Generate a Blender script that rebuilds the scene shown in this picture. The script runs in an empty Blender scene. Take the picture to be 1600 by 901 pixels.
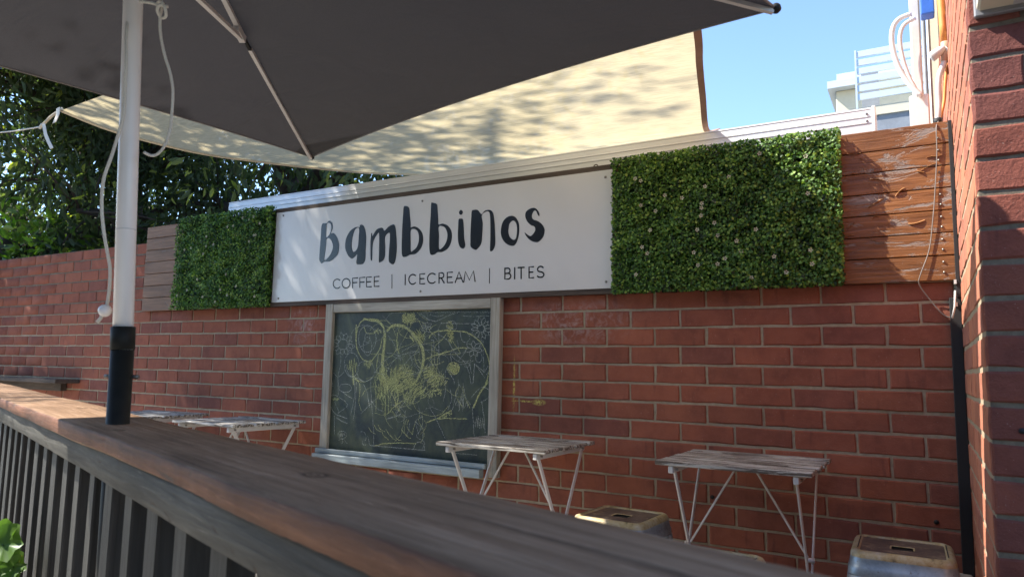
import bpy, bmesh, math, random
import numpy as np
from mathutils import Vector, Matrix
random.seed(7); rng = np.random.default_rng(7)
S = bpy.context.scene
COL = S.collection

# ------------------------------------------------------------------ camera
FPX = 1115.57                                   # focal length in pixels of a 1600 px wide picture
def _axes(yaw, pit, rol):
    cy, sy, cp, sp, cr, sr = math.cos(yaw), math.sin(yaw), math.cos(pit), math.sin(pit), math.cos(rol), math.sin(rol)
    F = np.array([-sy*cp, cy*cp, sp]); R = np.array([cy, sy, 0.0]); U = np.cross(R, F)
    return cr*R+sr*U, -sr*R+cr*U, F
CR, CU, CF = _axes(.5245, .1135, .0200)
CP = np.array([.369, -3.218, 1.027])
cam = bpy.data.cameras.new('camera'); cam_o = bpy.data.objects.new('camera', cam); COL.objects.link(cam_o)
M = Matrix([[CR[i], CU[i], -CF[i], CP[i]] for i in range(3)] + [[0, 0, 0, 1]])
cam_o.matrix_world = M
cam.sensor_width = 36; cam.lens = FPX/1600*36; cam.clip_start = .02; cam.clip_end = 600
S.camera = cam_o
cam.dof.use_dof = True; cam.dof.focus_distance = 4.2; cam.dof.aperture_fstop = 7.0        # the near rail is a little soft
S.render.resolution_x, S.render.resolution_y = 1024, 576

# ------------------------------------------------------------------ world, sun, exposure
TO_SUN = Vector((-1.0, -.40, 1.17)).normalized()
W = bpy.data.worlds.new('World'); S.world = W; W.use_nodes = True
wn = W.node_tree; bg = wn.nodes['Background']
sky = wn.nodes.new('ShaderNodeTexSky'); sky.sky_type = 'NISHITA'; sky.sun_disc = False
sky.sun_elevation = math.asin(TO_SUN.z); sky.sun_rotation = math.atan2(TO_SUN.x, TO_SUN.y) % (2*math.pi)
sky.air_density = 1.0; sky.dust_density = .12; sky.ozone_density = 3.8
wn.links.new(sky.outputs[0], bg.inputs[0]); bg.inputs[1].default_value = .15
sun = bpy.data.lights.new('sun', 'SUN'); sun.energy = 5.0; sun.angle = math.radians(.53); sun.color = (1, .95, .86)
sun_o = bpy.data.objects.new('sun', sun); COL.objects.link(sun_o)
sun_o.rotation_euler = TO_SUN.to_track_quat('Z', 'Y').to_euler()
S.view_settings.view_transform = 'Standard'; S.view_settings.look = 'None'
S.view_settings.exposure = 1.35; S.view_settings.gamma = 1
S.render.engine = 'CYCLES'

# ------------------------------------------------------------------ helpers
def ray(px, py): return (px-800)/FPX*CR-(py-450.5)/FPX*CU+CF
def at_y(px, py, y=0.0): d = ray(px, py); return CP+d*(y-CP[1])/d[1]
def at_z(px, py, z): d = ray(px, py); return CP+d*(z-CP[2])/d[2]

def link(o, parent=None):
    COL.objects.link(o)
    if parent is not None: o.parent = parent
    return o
def obj(name, me, mat=None, parent=None, loc=None, rot=None):
    o = bpy.data.objects.new(name, me)
    if mat is not None and me is not None and not me.materials: me.materials.append(mat)
    if loc is not None: o.location = loc
    if rot is not None: o.rotation_euler = rot
    return link(o, parent)
def thing(name, label, cat, loc=(0, 0, 0), rz=0, group=None):
    o = bpy.data.objects.new(name, None); o.empty_display_size = .1; o.location = loc; o.rotation_euler = (0, 0, rz)
    link(o); return tag(o, label, cat, group)
def tag(o, label, cat, group=None):
    o['label'] = label; o['category'] = cat
    if group: o['group'] = group
    return o
def dup(root, loc, rz, label):
    r = root.copy(); link(r); r.location = loc; r.rotation_euler = (0, 0, rz); r['label'] = label
    for ch in list(root.children):
        c = ch.copy(); link(c, r)
        for g in list(ch.children): link(g.copy(), c)
    return r
def mesh_py(name, V, Fc, smooth=False):
    me = bpy.data.meshes.new(name); me.from_pydata([tuple(map(float, v)) for v in V], [], Fc); me.update()
    if smooth: me.shade_smooth()
    return me
def from_bm(name, bm, smooth=False):
    bmesh.ops.recalc_face_normals(bm, faces=bm.faces)
    me = bpy.data.meshes.new(name); bm.to_mesh(me); bm.free()
    if smooth: me.shade_smooth()
    return me
def bm_box(bm, x0, x1, y0, y1, z0, z1, bev=0, mat=None, seg=1):
    r = bmesh.ops.create_cube(bm, size=1)
    vs = r['verts']
    for v in vs:
        v.co = Vector((x0 if v.co.x < 0 else x1, y0 if v.co.y < 0 else y1, z0 if v.co.z < 0 else z1))
    if bev:
        es = list({e for v in vs for e in v.link_edges})
        vs = list({v for f in bmesh.ops.bevel(bm, geom=es, offset=bev, segments=seg, affect='EDGES', profile=.6)['faces'] for v in f.verts} | {v for v in vs if v.is_valid})
    if mat is not None: bmesh.ops.transform(bm, matrix=mat, verts=vs)
    return vs
def box(name, x0, x1, y0, y1, z0, z1, mat, parent=None, bev=0, smooth=False):
    bm = bmesh.new(); bm_box(bm, x0, x1, y0, y1, z0, z1, bev)
    return obj(name, from_bm(name, bm, smooth), mat, parent)
def bar_mesh(name, a, b, w, h, up=(0, 0, 1), bev=0):
    """rectangular bar from a to b: w sideways, h along up"""
    a, b = Vector(a), Vector(b); d = (b-a); L = d.length; d.normalize()
    s = d.cross(Vector(up)); s.normalize(); u = s.cross(d)
    m = Matrix([[d[i], s[i], u[i], a[i]] for i in range(3)]+[[0, 0, 0, 1]])
    bm = bmesh.new(); bm_box(bm, 0, L, -w/2, w/2, -h/2, h/2, bev, m)
    return from_bm(name, bm)
def bar(name, a, b, w, h, mat, parent=None, up=(0, 0, 1), bev=0):
    return obj(name, bar_mesh(name, a, b, w, h, up, bev), mat, parent)
def tube_data(pts, rad, n=8, cap=True):
    P = [Vector(p) for p in pts]; R = rad if hasattr(rad, '__len__') else [rad]*len(P)
    V, Fc = [], []; t0 = (P[1]-P[0]).normalized()
    s = t0.orthogonal().normalized()
    for i, p in enumerate(P):
        t = (P[min(i+1, len(P)-1)]-P[max(i-1, 0)]).normalized()
        s = (s-t*s.dot(t)).normalized(); u = t.cross(s)
        for k in range(n):
            a = 2*math.pi*k/n; V.append(p+(s*math.cos(a)+u*math.sin(a))*R[i])
    for i in range(len(P)-1):
        for k in range(n):
            a, b = i*n+k, i*n+(k+1) % n; Fc.append((a, b, b+n, a+n))
    if cap:
        Fc.append(tuple(range(n-1, -1, -1))); Fc.append(tuple(len(V)-n+k for k in range(n)))
    return V, Fc
def tube(name, pts, rad, mat, parent=None, n=8, smooth=True):
    V, Fc = tube_data(pts, rad, n); return obj(name, mesh_py(name, V, Fc, smooth), mat, parent)
def spline(pts, n=8):
    P = [Vector(p) for p in pts]; out = []
    for i in range(len(P)-1):
        p0, p1, p2, p3 = P[max(i-1, 0)], P[i], P[i+1], P[min(i+2, len(P)-1)]
        for k in range(n):
            t = k/n
            out.append(.5*((2*p1)+(p2-p0)*t+(2*p0-5*p1+4*p2-p3)*t*t+(3*p1-p0-3*p2+p3)*t**3))
    out.append(P[-1]); return out
def np_mesh(name, V, Fc, attr=None):
    """V (n,3), Fc (m,k) arrays; attr: per-point float 'rnd'"""
    me = bpy.data.meshes.new(name); m, k = Fc.shape
    me.vertices.add(len(V)); me.vertices.foreach_set('co', V.astype(np.float32).ravel())
    me.loops.add(m*k); me.loops.foreach_set('vertex_index', Fc.astype(np.int32).ravel())
    me.polygons.add(m); me.polygons.foreach_set('loop_start', np.arange(0, m*k, k, dtype=np.int32))
    me.update(calc_edges=True)
    if attr is not None:
        a = me.attributes.new('rnd', 'FLOAT', 'POINT'); a.data.foreach_set('value', attr.astype(np.float32))
    return me

# ------------------------------------------------------------------ materials
class NT:
    def __init__(s, name):
        s.m = bpy.data.materials.new(name); s.m.use_nodes = True; s.t = s.m.node_tree; s.n = s.t.nodes
        s.b = s.n['Principled BSDF']; s.out = s.n['Material Output']
    def new(s, t, **k):
        x = s.n.new('ShaderNode'+t)
        for a, v in k.items(): setattr(x, a, v)
        return x
    def ln(s, a, b): s.t.links.new(a, b)
    def pos(s): return s.new('NewGeometry').outputs['Position']
    def gen(s): return s.new('TexCoord').outputs['Object']
    def noise(s, vec, scale, detail=4, rough=.6, dist=0, stretch=None):
        if stretch:
            mp = s.new('Mapping'); mp.inputs['Scale'].default_value = stretch; s.ln(vec, mp.inputs['Vector']); vec = mp.outputs[0]
        x = s.new('TexNoise'); x.inputs['Scale'].default_value = scale; x.inputs['Detail'].default_value = detail
        x.inputs['Roughness'].default_value = rough; x.inputs['Distortion'].default_value = dist
        s.ln(vec, x.inputs['Vector']); return x.outputs['Fac']
    def ramp(s, fac, stops):
        x = s.new('ValToRGB'); e = x.color_ramp.elements
        while len(e) < len(stops): e.new(.5)
        for k, (p, c) in enumerate(stops): e[k].position = p; e[k].color = (*c, 1) if len(c) == 3 else c
        s.ln(fac, x.inputs[0]); return x.outputs[0]
    def mix(s, fac, a, b, mode='MIX'):
        x = s.new('Mix', data_type='RGBA', blend_type=mode)
        for v, i in ((fac, 0), (a, 6), (b, 7)):
            if isinstance(v, (int, float)): x.inputs[i].default_value = v
            elif isinstance(v, tuple): x.inputs[i].default_value = (*v, 1)
            else: s.ln(v, x.inputs[i])
        return x.outputs[2]
    def math(s, op, a, b=None):
        x = s.new('Math', operation=op)
        for i, v in enumerate((a, b)):
            if v is None: continue
            if isinstance(v, (int, float)): x.inputs[i].default_value = v
            else: s.ln(v, x.inputs[i])
        return x.outputs[0]
    def mr(s, v, a, b, c=0, d=1):
        x = s.new('MapRange'); x.inputs[1].default_value = a; x.inputs[2].default_value = b; x.inputs[3].default_value = c; x.inputs[4].default_value = d
        s.ln(v, x.inputs[0]); return x.outputs[0]
    def bump(s, h, strength=.3, dist=.003):
        x = s.new('Bump'); x.inputs['Strength'].default_value = strength; x.inputs['Distance'].default_value = dist
        s.ln(h, x.inputs['Height']); s.ln(x.outputs[0], s.b.inputs['Normal'])
    def col(s, c, rough=.8, metal=0, spec=None):
        if isinstance(c, tuple): s.b.inputs['Base Color'].default_value = (*c, 1)
        else: s.ln(c, s.b.inputs['Base Color'])
        if isinstance(rough, (int, float)): s.b.inputs['Roughness'].default_value = rough
        else: s.ln(rough, s.b.inputs['Roughness'])
        s.b.inputs['Metallic'].default_value = metal
        if spec is not None: s.b.inputs['Specular IOR Level'].default_value = spec
        return s.m

def m_brick(name, use_attr=False, tint=(1, 1, 1), chalk=False, rel=.004):
    t = NT(name); p = t.pos()
    r = t.new('Attribute', attribute_name='rnd').outputs['Fac'] if use_attr else t.new('ObjectInfo').outputs['Random']
    T = lambda c: tuple(a*b for a, b in zip(c, tint))
    base = t.ramp(r, [(0, T((.250, .084, .052))), (.15, T((.335, .116, .066))), (.35, T((.285, .092, .054))), (.6, T((.350, .113, .065))), (.8, T((.265, .092, .059))), (.97, T((.230, .082, .058)))])
    n1 = t.noise(p, 22, 5, .65); n2 = t.noise(p, 7, 3, .6)
    c = t.mix(t.mr(n2, .35, .7), base, t.mix(.55, base, T((.12, .042, .034))))
    c = t.mix(t.mr(n1, .45, .75), c, t.mix(.35, base, T((.30, .115, .08))))
    dark = t.math('MULTIPLY', t.mr(t.noise(p, 9, 2, .5, 0, (3, 3, .6)), .62, .74), .45)
    c = t.mix(dark, c, T((.12, .042, .036)))
    sp = t.mr(t.noise(p, 240, 2, .5), .715, .75)                       # pale specks
    c = t.mix(t.math('MULTIPLY', sp, .7), c, (.48, .38, .32))
    if chalk:                                                          # rubbed-out chalk and a yellow mark beside the blackboard
        sx = t.new('SeparateXYZ'); t.ln(p, sx.inputs[0])
        def blob(cx, cz, rx, rz):
            a = t.math('DIVIDE', t.math('SUBTRACT', sx.outputs[0], cx), rx); b = t.math('DIVIDE', t.math('SUBTRACT', sx.outputs[2], cz), rz)
            return t.mr(t.math('ADD', t.math('MULTIPLY', a, a), t.math('MULTIPLY', b, b)), 1, 0)
        sc = t.math('MULTIPLY', t.mr(t.noise(p, 16, 6, .75, 1.5), .46, .66), t.math('MAXIMUM', blob(-1.12, 1.27, .34, .13), blob(-3.0, 1.28, .16, .14)))
        c = t.mix(t.math('MULTIPLY', sc, .5), c, (.5, .43, .42))
        yb = t.math('MULTIPLY', t.mr(t.noise(p, 60, 4, .7, 1), .44, .52), t.math('MAXIMUM', blob(-1.325, .868, .045, .018), t.math('MAXIMUM', blob(-1.47, .95, .008, .16), blob(-1.41, .87, .09, .006))))
        c = t.mix(t.math('MULTIPLY', yb, .85), c, (.62, .55, .14))
    m = t.col(c, .88, 0, .25); t.bump(t.math('ADD', t.math('MULTIPLY', t.noise(p, 150, 4, .7), .6), n1), .55, rel); return m
def m_mortar(name, a=(.30, .24, .16), b=(.42, .35, .25)):
    t = NT(name); p = t.pos(); n = t.noise(p, 40, 5, .7)
    m = t.col(t.ramp(n, [(.3, a), (.7, b)]), .95, 0, .2); t.bump(t.noise(p, 220, 3, .7), .6, .003); return m
def m_wood(name, cols, along='X', scale=1.0, peel=None, rough=.6, knots=False, wpos=True):
    t = NT(name); p = t.pos() if wpos else t.gen()
    st = {'X': (1.2, 22, 22), 'Y': (22, 1.2, 22), 'Z': (22, 22, 1.2)}[along]
    r = t.new('ObjectInfo').outputs['Random']
    off = t.new('VectorMath', operation='ADD'); cmb = t.new('CombineXYZ'); t.ln(t.math('MULTIPLY', r, 17.3), cmb.inputs[0]); t.ln(t.math('MULTIPLY', r, 9.1), cmb.inputs[2])
    t.ln(p, off.inputs[0]); t.ln(cmb.outputs[0], off.inputs[1]); v = off.outputs[0]
    g = t.noise(v, 3*scale, 6, .65, .6, st); big = t.noise(v, 2.2*scale, 3, .5, .4, tuple(max(1, s*.12) for s in st))
    c = t.mix(t.mr(big, .35, .65), t.ramp(g, [(.25, cols[0]), (.5, cols[1]), (.75, cols[2])]), t.ramp(g, [(.25, tuple(x*.65 for x in cols[0])), (.75, cols[1])]))
    rr = rough
    if peel:
        pm = t.mr(t.noise(v, 3.2, 6, .7, 1.2 if len(peel) < 3 else .3, (1.3, 3, 5) if len(peel) < 3 else peel[2]), peel[1], peel[1]+.06)
        c = t.mix(pm, c, t.mix(t.mr(g, .35, .65), peel[0], tuple(x*.6 for x in peel[0])))
        rr = t.mr(pm, 0, 1, rough, .85)
        h = t.math('ADD', t.math('MULTIPLY', pm, -.8), g)
    else: h = g
    if knots:
        for (kx, ky, kr) in knots:
            dv = t.new('VectorMath', operation='DISTANCE'); mp = t.new('Mapping'); mp.inputs['Scale'].default_value = (.6, 1, 0); t.ln(p, mp.inputs[0]); t.ln(mp.outputs[0], dv.inputs[0]); dv.inputs[1].default_value = (kx*.6, ky, 0)
            dd = t.math('ADD', t.math('DIVIDE', dv.outputs['Value'], kr), t.math('MULTIPLY', g, .5))
            c = t.mix(t.mr(dd, 1.45, 1.0), c, t.ramp(dd, [(.35, cols[1]), (.55, tuple(x*.4 for x in cols[0])), (.75, cols[1]), (.95, tuple(x*.45 for x in cols[0]))]))
        sc_ = t.mr(t.noise(v, 5, 5, .8, .3, (1.0, 26, 26)), .60, .70)
        c = t.mix(t.math('MULTIPLY', sc_, .55), c, tuple(min(1, x*1.6) for x in cols[2]))
        ck = t.mr(t.noise(v, 2.2, 4, .6, .5, (.8, 34, 34)), .345, .325); c = t.mix(t.math('MULTIPLY', ck, .45), c, (.03, .022, .018)); h = t.math('SUBTRACT', h, t.math('MULTIPLY', ck, .5))
    m = t.col(c, rr, 0, .4); t.bump(h, .6, .005); return m
def m_flat(name, c, rough=.6, metal=0, var=.12, scale=14, bump=0, spec=None):
    t = NT(name); n = t.noise(t.gen(), scale, 4, .65)
    m = t.col(t.ramp(n, [(.3, tuple(x*(1-var) for x in c)), (.7, tuple(min(1, x*(1+var)) for x in c))]), rough, metal, spec)
    if bump: t.bump(t.noise(t.gen(), scale*9, 3, .6), bump, .002)
    return m
def m_leaf(name, stops, trans=.35, rough=.45, attr=True):
    t = NT(name); r = t.new('Attribute', attribute_name='rnd').outputs['Fac']
    c = t.ramp(r, stops); m = t.col(c, rough, 0, .45)
    if trans:
        tr = t.new('BsdfTranslucent'); t.ln(t.mix(1, c, (1.5, 1.7, .6), 'MULTIPLY'), tr.inputs[0])
        mx = t.new('MixShader'); mx.inputs[0].default_value = trans
        t.ln(t.b.outputs[0], mx.inputs[1]); t.ln(tr.outputs[0], mx.inputs[2]); t.ln(mx.outputs[0], t.out.inputs[0])
    return m
def m_cloth(name, c, c2, trans, tcol, weave, rough=.9, lines=None, holes=0):
    t = NT(name); p = t.gen()
    n = t.noise(p, 3, 4, .6); w = t.noise(p, weave, 2, .6, 0, lines or (1, 1, 1))
    cc = t.mix(t.mr(w, .35, .65), t.mix(t.mr(n, .35, .65), c, c2), tuple(x*.8 for x in c))
    t.col(cc, rough, 0, .2)
    tr = t.new('BsdfTranslucent'); t.ln(t.mix(t.mr(w, .35, .65), tcol, tuple(x*.72 for x in tcol)), tr.inputs[0])
    mx = t.new('MixShader'); mx.inputs[0].default_value = trans
    t.ln(t.b.outputs[0], mx.inputs[1]); t.ln(tr.outputs[0], mx.inputs[2])
    sh = mx.outputs[0]
    if holes:                                                          # open knit lets some sun straight through
        tp = t.new('BsdfTransparent'); m2 = t.new('MixShader'); m2.inputs[0].default_value = holes
        t.ln(sh, m2.inputs[1]); t.ln(tp.outputs[0], m2.inputs[2]); sh = m2.outputs[0]
    t.ln(sh, t.out.inputs[0]); return t.m

BRICK = m_brick('brick_red', chalk=True); BRICK_A = m_brick('brick_red_far', True, chalk=True)
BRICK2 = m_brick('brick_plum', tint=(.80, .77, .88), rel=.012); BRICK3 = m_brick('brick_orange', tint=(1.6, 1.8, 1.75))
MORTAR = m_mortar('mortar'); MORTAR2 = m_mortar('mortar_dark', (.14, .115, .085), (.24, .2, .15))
BOARD = m_wood('varnished_boards', ((.13, .052, .020), (.26, .108, .038), (.40, .18, .066)), 'X', 1, ((.29, .235, .205), .545), .35)
BOARD2 = m_wood('faded_brown_boards', ((.14, .068, .036), (.23, .118, .062), (.32, .18, .11)), 'X', 1, ((.24, .21, .19), .62), .6)
RAILW = m_wood('weathered_rail_top', ((.18, .104, .060), (.28, .172, .105), (.39, .265, .175)), 'X', 1.2, None, .8, wpos=False, knots=((.165, .105, .016), (-.62, .05, .012), (.95, .06, .02), (-1.4, .12, .015)))
RAILE = m_wood('reddish_rail_edge', ((.10, .045, .025), (.21, .092, .052), (.31, .15, .085)), 'X', 1.2, ((.17, .145, .12), .60), .7, wpos=False, knots=((9, 9, .01),))
FASC = m_wood('grey_green_timber', ((.055, .052, .046), (.10, .095, .082), (.17, .16, .14)), 'X', 1.2, ((.12, .085, .06), .62), .75, wpos=False, knots=((9, 9, .01),))
PICK = m_wood('dark_pickets', ((.020, .020, .018), (.036, .035, .033), (.060, .057, .053)), 'Z', 1, None, .6, wpos=False)
SLAT = m_wood('peeling_white_slat', ((.46, .43, .39), (.58, .55, .50), (.66, .63, .58)), 'X', 1.6, ((.15, .12, .095), .472, (1.6, 26, 26)), .75, wpos=False)
FRAMEW = m_wood('bleached_frame', ((.27, .25, .20), (.40, .37, .31), (.52, .49, .42)), 'Z', 1.2, None, .75)
FRAMEX = m_wood('bleached_frame_rail', ((.30, .28, .23), (.42, .39, .33), (.55, .52, .45)), 'X', 1.2, None, .75)
DARKW = m_wood('old_dark_timber', ((.05, .035, .025), (.09, .065, .05), (.15, .11, .085)), 'X', 1.2, None, .8)
for _m, _v in ((RAILW, .10), (RAILE, .2), (FASC, .15), (PICK, .2)): _m.node_tree.nodes['Principled BSDF'].inputs['Specular IOR Level'].default_value = _v
WHITEM = m_flat('white_painted_steel', (.62, .59, .56), .45, 0, .06)
POLEW = m_flat('white_powder_coat', (.84, .79, .75), .35, 0, .03, 5)
BLACKP = m_flat('black_plastic', (.017, .016, .013), .6, 0, .3, 20, 0, .2)
BLACKR = m_flat('matt_black', (.012, .012, .013), .7)
ROPE = m_flat('white_rope', (.72, .68, .60), .9, 0, .1, 300, .6)
GALV = NT('worn_galvanised'); _p = GALV.gen()
_g = GALV.ramp(GALV.noise(_p, 11, 5, .7), [(.3, (.20, .24, .27)), (.55, (.36, .41, .44)), (.75, (.50, .53, .53))])
_g = GALV.mix(GALV.mr(GALV.noise(_p, 26, 6, .75), .58, .66), _g, (.16, .12, .09))
GALV.col(_g, .42, .55); GALV.bump(GALV.noise(_p, 60, 3, .6), .15, .002); GALV = GALV.m
RUSTP = NT('rusty_seat_panel'); _p = RUSTP.gen()
_g = RUSTP.ramp(RUSTP.noise(_p, 14, 6, .75, .8), [(.3, (.085, .062, .052)), (.52, (.16, .115, .09)), (.66, (.34, .26, .17))])
RUSTP.col(_g, .6, .25); RUSTP.bump(RUSTP.noise(_p, 80, 3, .6), .2, .002); RUSTP = RUSTP.m
YELW = NT('yellowed_rim'); _p = YELW.gen()
_g = YELW.ramp(YELW.noise(_p, 30, 6, .75), [(.28, (.10, .075, .05)), (.45, (.40, .30, .14)), (.7, (.52, .46, .34))])
YELW.col(_g, .55, .1); YELW = YELW.m
GUTM = m_flat('white_sheet_metal', (.78, .77, .75), .16, 0, .02, 4, 0, .7)
CREAM = m_flat('cream_render', (.66, .60, .46), .85, 0, .05); SCRW = m_flat('pale_aluminium_slats', (.58, .66, .74), .4, .1, .03)
GREYM = m_flat('mid_grey_paint', (.25, .27, .30), .6); DKGLASS = m_flat('dark_glass', (.05, .06, .075), .1)
ORNG = m_flat('orange_conduit', (.78, .33, .09), .45); GREYC = m_flat('grey_conduit', (.60, .58, .56), .5); BLUEM = m_flat('blue_plastic', (.03, .12, .48), .4)
WIREM = m_flat('thin_wire', (.20, .17, .15), .5); SCREWM = m_flat('screw_steel', (.22, .2, .18), .4, .8)
SIGNW = m_flat('sign_white', (.62, .605, .59), .22, 0, .015, 3, 0, .55)
INK = m_flat('black_vinyl', (.014, .016, .018), .2, 0, .1, 3, 0, .6)
GROUNDM = m_flat('asphalt', (.085, .08, .075), .9, 0, .2, 3, .4); PAVM = m_flat('pale_paving', (.50, .46, .40), .85, 0, .15, 9, .4); PAVJ = m_flat('paving_bedding', (.13, .12, .105), .95)
BARK = m_flat('bark', (.060, .044, .034), .9, 0, .4, 12, .8)
LEAFD = m_leaf('dark_leaf', [(0, (.030, .046, .027)), (.5, (.060, .083, .042)), (.85, (.10, .127, .055)), (1, (.30, .32, .07))], .48, .6)
LEAFB = m_leaf('sunlit_tint_leaf', [(0, (.06, .13, .02)), (.5, (.13, .22, .035)), (1, (.25, .32, .06))], .5)  # the sapling's backlit glow is put into this leaf colour
LEAFH = m_leaf('boxwood_leaf', [(0, (.010, .030, .008)), (.35, (.050, .130, .020)), (.7, (.135, .255, .038)), (1, (.30, .42, .08))], .22, .62)
LEAFP = m_leaf('ruffled_leaf', [(0, (.05, .11, .015)), (.6, (.10, .19, .03)), (.95, (.17, .27, .06)), (1, (.45, .33, .04))], .35)
FLOW = m_flat('cream_petal', (.50, .48, .36), .7); HBACK = m_flat('hedge_backing', (.010, .020, .010), .9)
CANOPY = m_cloth('glare_grey_canopy', (.080, .077, .077), (.068, .066, .067), .14, (.050, .048, .055), 400, .85)  # navy cloth, with lens glare put into its grey colour
_t = NT.__new__(NT); _t.m = CANOPY; _t.t = CANOPY.node_tree; _t.n = _t.t.nodes; _t.b = _t.n['Principled BSDF']; _t.bump(_t.noise(_t.gen(), 2.6, 3, .5, .8, (1, 2.2, 1)), .5, .05)
HEMM = m_flat('canopy_hem', (.22, .20, .19), .8); SAILH = m_flat('brown_sail_webbing', (.33, .20, .14), .85)
SAIL = m_cloth('cream_shade_cloth', (.54, .46, .31), (.48, .41, .28), .58, (.64, .54, .33), 16, .9, (.7, 12, 12), .04)

# ================================================================== SETTING
g = obj('ground', mesh_py('ground', [(-250, -250, -.02), (250, -250, -.02), (250, 250, -.02), (-250, 250, -.02)], [(0, 1, 2, 3)]), GROUNDM); g['kind'] = 'structure'
pv = obj('patio_paving', mesh_py('patio_paving', [(-7.4, -3.2, -.012), (.49, -3.2, -.012), (.49, 0, -.012), (-7.4, 0, -.012)], [(0, 1, 2, 3)]), PAVJ); pv['kind'] = 'structure'
bm = bmesh.new(); bm_box(bm, -.195, .195, -.195, .195, -.008, .003, .004); pavme = from_bm('paver', bm); pavme.materials.append(PAVM)
for i in range(19):
    for j in range(8): obj('paver', pavme, None, pv, (-7.15+i*.4, -2.95+j*.4, random.uniform(-.001, .001)), (0, 0, random.choice((0, math.pi/2))))

# ================================================================== BRICKWORK
ZA, CH, BL = 1.365, .086, .24
def brick_verts(hx, hz, dep=.05, ch=.0045, jit=.0016, r=random):
    """front outline of ten uneven points, a worn arris, and the sides"""
    j = lambda k=1: r.uniform(-jit, jit)*k
    O = [(-1, -1), (-.33, -1), (.33, -1), (1, -1), (1, 0), (1, 1), (.33, 1), (-.33, 1), (-1, 1), (-1, 0)]
    n = len(O); out = [(sx*hx+j(1.2), sz*hz+j(1.2)) for sx, sz in O]; V = []
    for (sx, sz), (x, z) in zip(O, out):
        w = ch*r.uniform(.5, 1.5); V.append((x-w*(sx if abs(sx) == 1 else 0), j(.5), z-w*sz))
    V += [(x, ch, z) for x, z in out]; V += [(x, dep, z) for x, z in out]
    F = [(0, 1, 8, 9), (1, 2, 7, 8), (2, 3, 4, 7), (4, 5, 6, 7), (9, 8, 8, 9)][:4]
    F = [(0, 1, 8, 9), (1, 2, 7, 8), (2, 3, 4, 7), (7, 4, 5, 6)]
    for a, b in ((0, n), (n, 2*n)):
        for k in range(n): F.append((a+k, b+k, b+(k+1) % n, a+(k+1) % n))
    return V, F
_cache = {}
def brick_mesh(hx, hz, mat, var):
    k = (round(hx, 4), round(hz, 4), mat.name, var)
    if k not in _cache:
        V, F = brick_verts(hx, hz); me = mesh_py('brick', V, F); me.materials.append(mat); _cache[k] = me
    return _cache[k]
def merged_bricks(name, items, mat, parent):
    V, F, A = [], [], []
    for (cx, cy, cz, hx, hz, ry) in items:
        v, f = brick_verts(hx, hz); b = len(V); r = random.random()
        for (x, y, z) in v:
            if ry: V.append((cx+y, cy-x, cz+z))
            else: V.append((cx+x, cy+y, cz+z))
            A.append(r)
        F += [tuple(b+i for i in q) for q in f]
    o = obj(name, np_mesh(name, np.array(V), np.array(F), np.array(A)), mat, parent); o['kind'] = 'stuff'; return o

wall = thing('brick_wall', 'long red brick boundary wall with pale mortar behind the small tables', 'wall', (-3.4, .05, 0))
WL = Vector((-3.4, .05, 0))
def wpart(o): o.location = Vector(o.location)-WL; return o
X1 = .478
wpart(box('mortar_core', -7.4, X1, .0055, .23, 0, 1.408, MORTAR, wall))
wpart(box('mortar_core', -7.4, -4.60, .0055, .23, 1.4081, 1.921, MORTAR2, wall))
cand = []
for c in range(-6, 16):
    z = ZA-CH*c; off = .5 if c % 2 else 0
    for i in range(-32, 4):
        x0, x1 = BL*(i+off)+.005, BL*(i+1+off)-.005
        hi = X1 if c >= 0 else -4.61
        x0 = max(x0, -7.38); x1 = min(x1, hi)
        if x1-x0 < .03: continue
        cand.append(((x0+x1)/2, z, (x1-x0)/2, c))
def visible_size(x, z):
    d = np.array([x, 0, z])-CP; dep = d@CF
    u, v = 800+FPX*(d@CR)/dep, 450.5-FPX*(d@CU)/dep
    if not (-15 < u < 1530 and -10 < v < 910): return 0
    if -2.72 < x < -1.6 and z < 1.36: return 0
    if v > 640+.236*(u-205)+22: return 0                        # hidden by the railing
    return 1/dep
cand.sort(key=lambda q: -visible_size(q[0], q[1]))
NB = 300
for (x, z, hx, c) in cand[:NB]:
    hz = CH/2-.0052
    o = obj('brick', brick_mesh(hx, hz, BRICK, random.randrange(7)), None, wall,
            Vector((x+random.uniform(-.0012, .0012), random.uniform(-.0015, .0015), z+random.uniform(-.001, .001)))-WL,
            (random.uniform(-.003, .003), random.uniform(-.004, .004), random.uniform(-.002, .002)))
o = merged_bricks('far_bricks', [(x, random.uniform(-.0015, .0015), z, hx, CH/2-.0052, 0) for (x, z, hx, c) in cand[NB:]], BRICK_A, wall); o.location = -WL
# two drilled holes in the wall
for (px, py) in ((1463, 815), (1113, 776)):
    p = at_y(px, py, -.0005); tube('drill_hole', [(p[0]-WL.x, -.0022-WL.y, p[2]), (p[0]-WL.x, .004-WL.y, p[2])], .009, BLACKR, wall, 10)

pier = thing('brick_pier', 'dark brick pier at the far left end of the wall', 'pier', (-7.2, -.12, 0))
PL = Vector((-7.2, -.12, 0))  # pier is drawn in darker brick and mortar than the wall
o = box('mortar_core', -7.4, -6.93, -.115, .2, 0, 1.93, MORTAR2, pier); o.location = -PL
for c in range(-6, 8):
    for k in range(2):
        x0, x1 = (-7.39, -7.16) if k == 0 else (-7.15, -6.926)
        if c % 2: x0, x1 = (-7.39, -7.27) if k == 0 else (-7.26, -6.926)
        obj('brick', brick_mesh((x1-x0)/2, CH/2-.005, BRICK2, 0), None, pier, Vector(((x0+x1)/2, -.121, ZA-CH*c))-PL)

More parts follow.
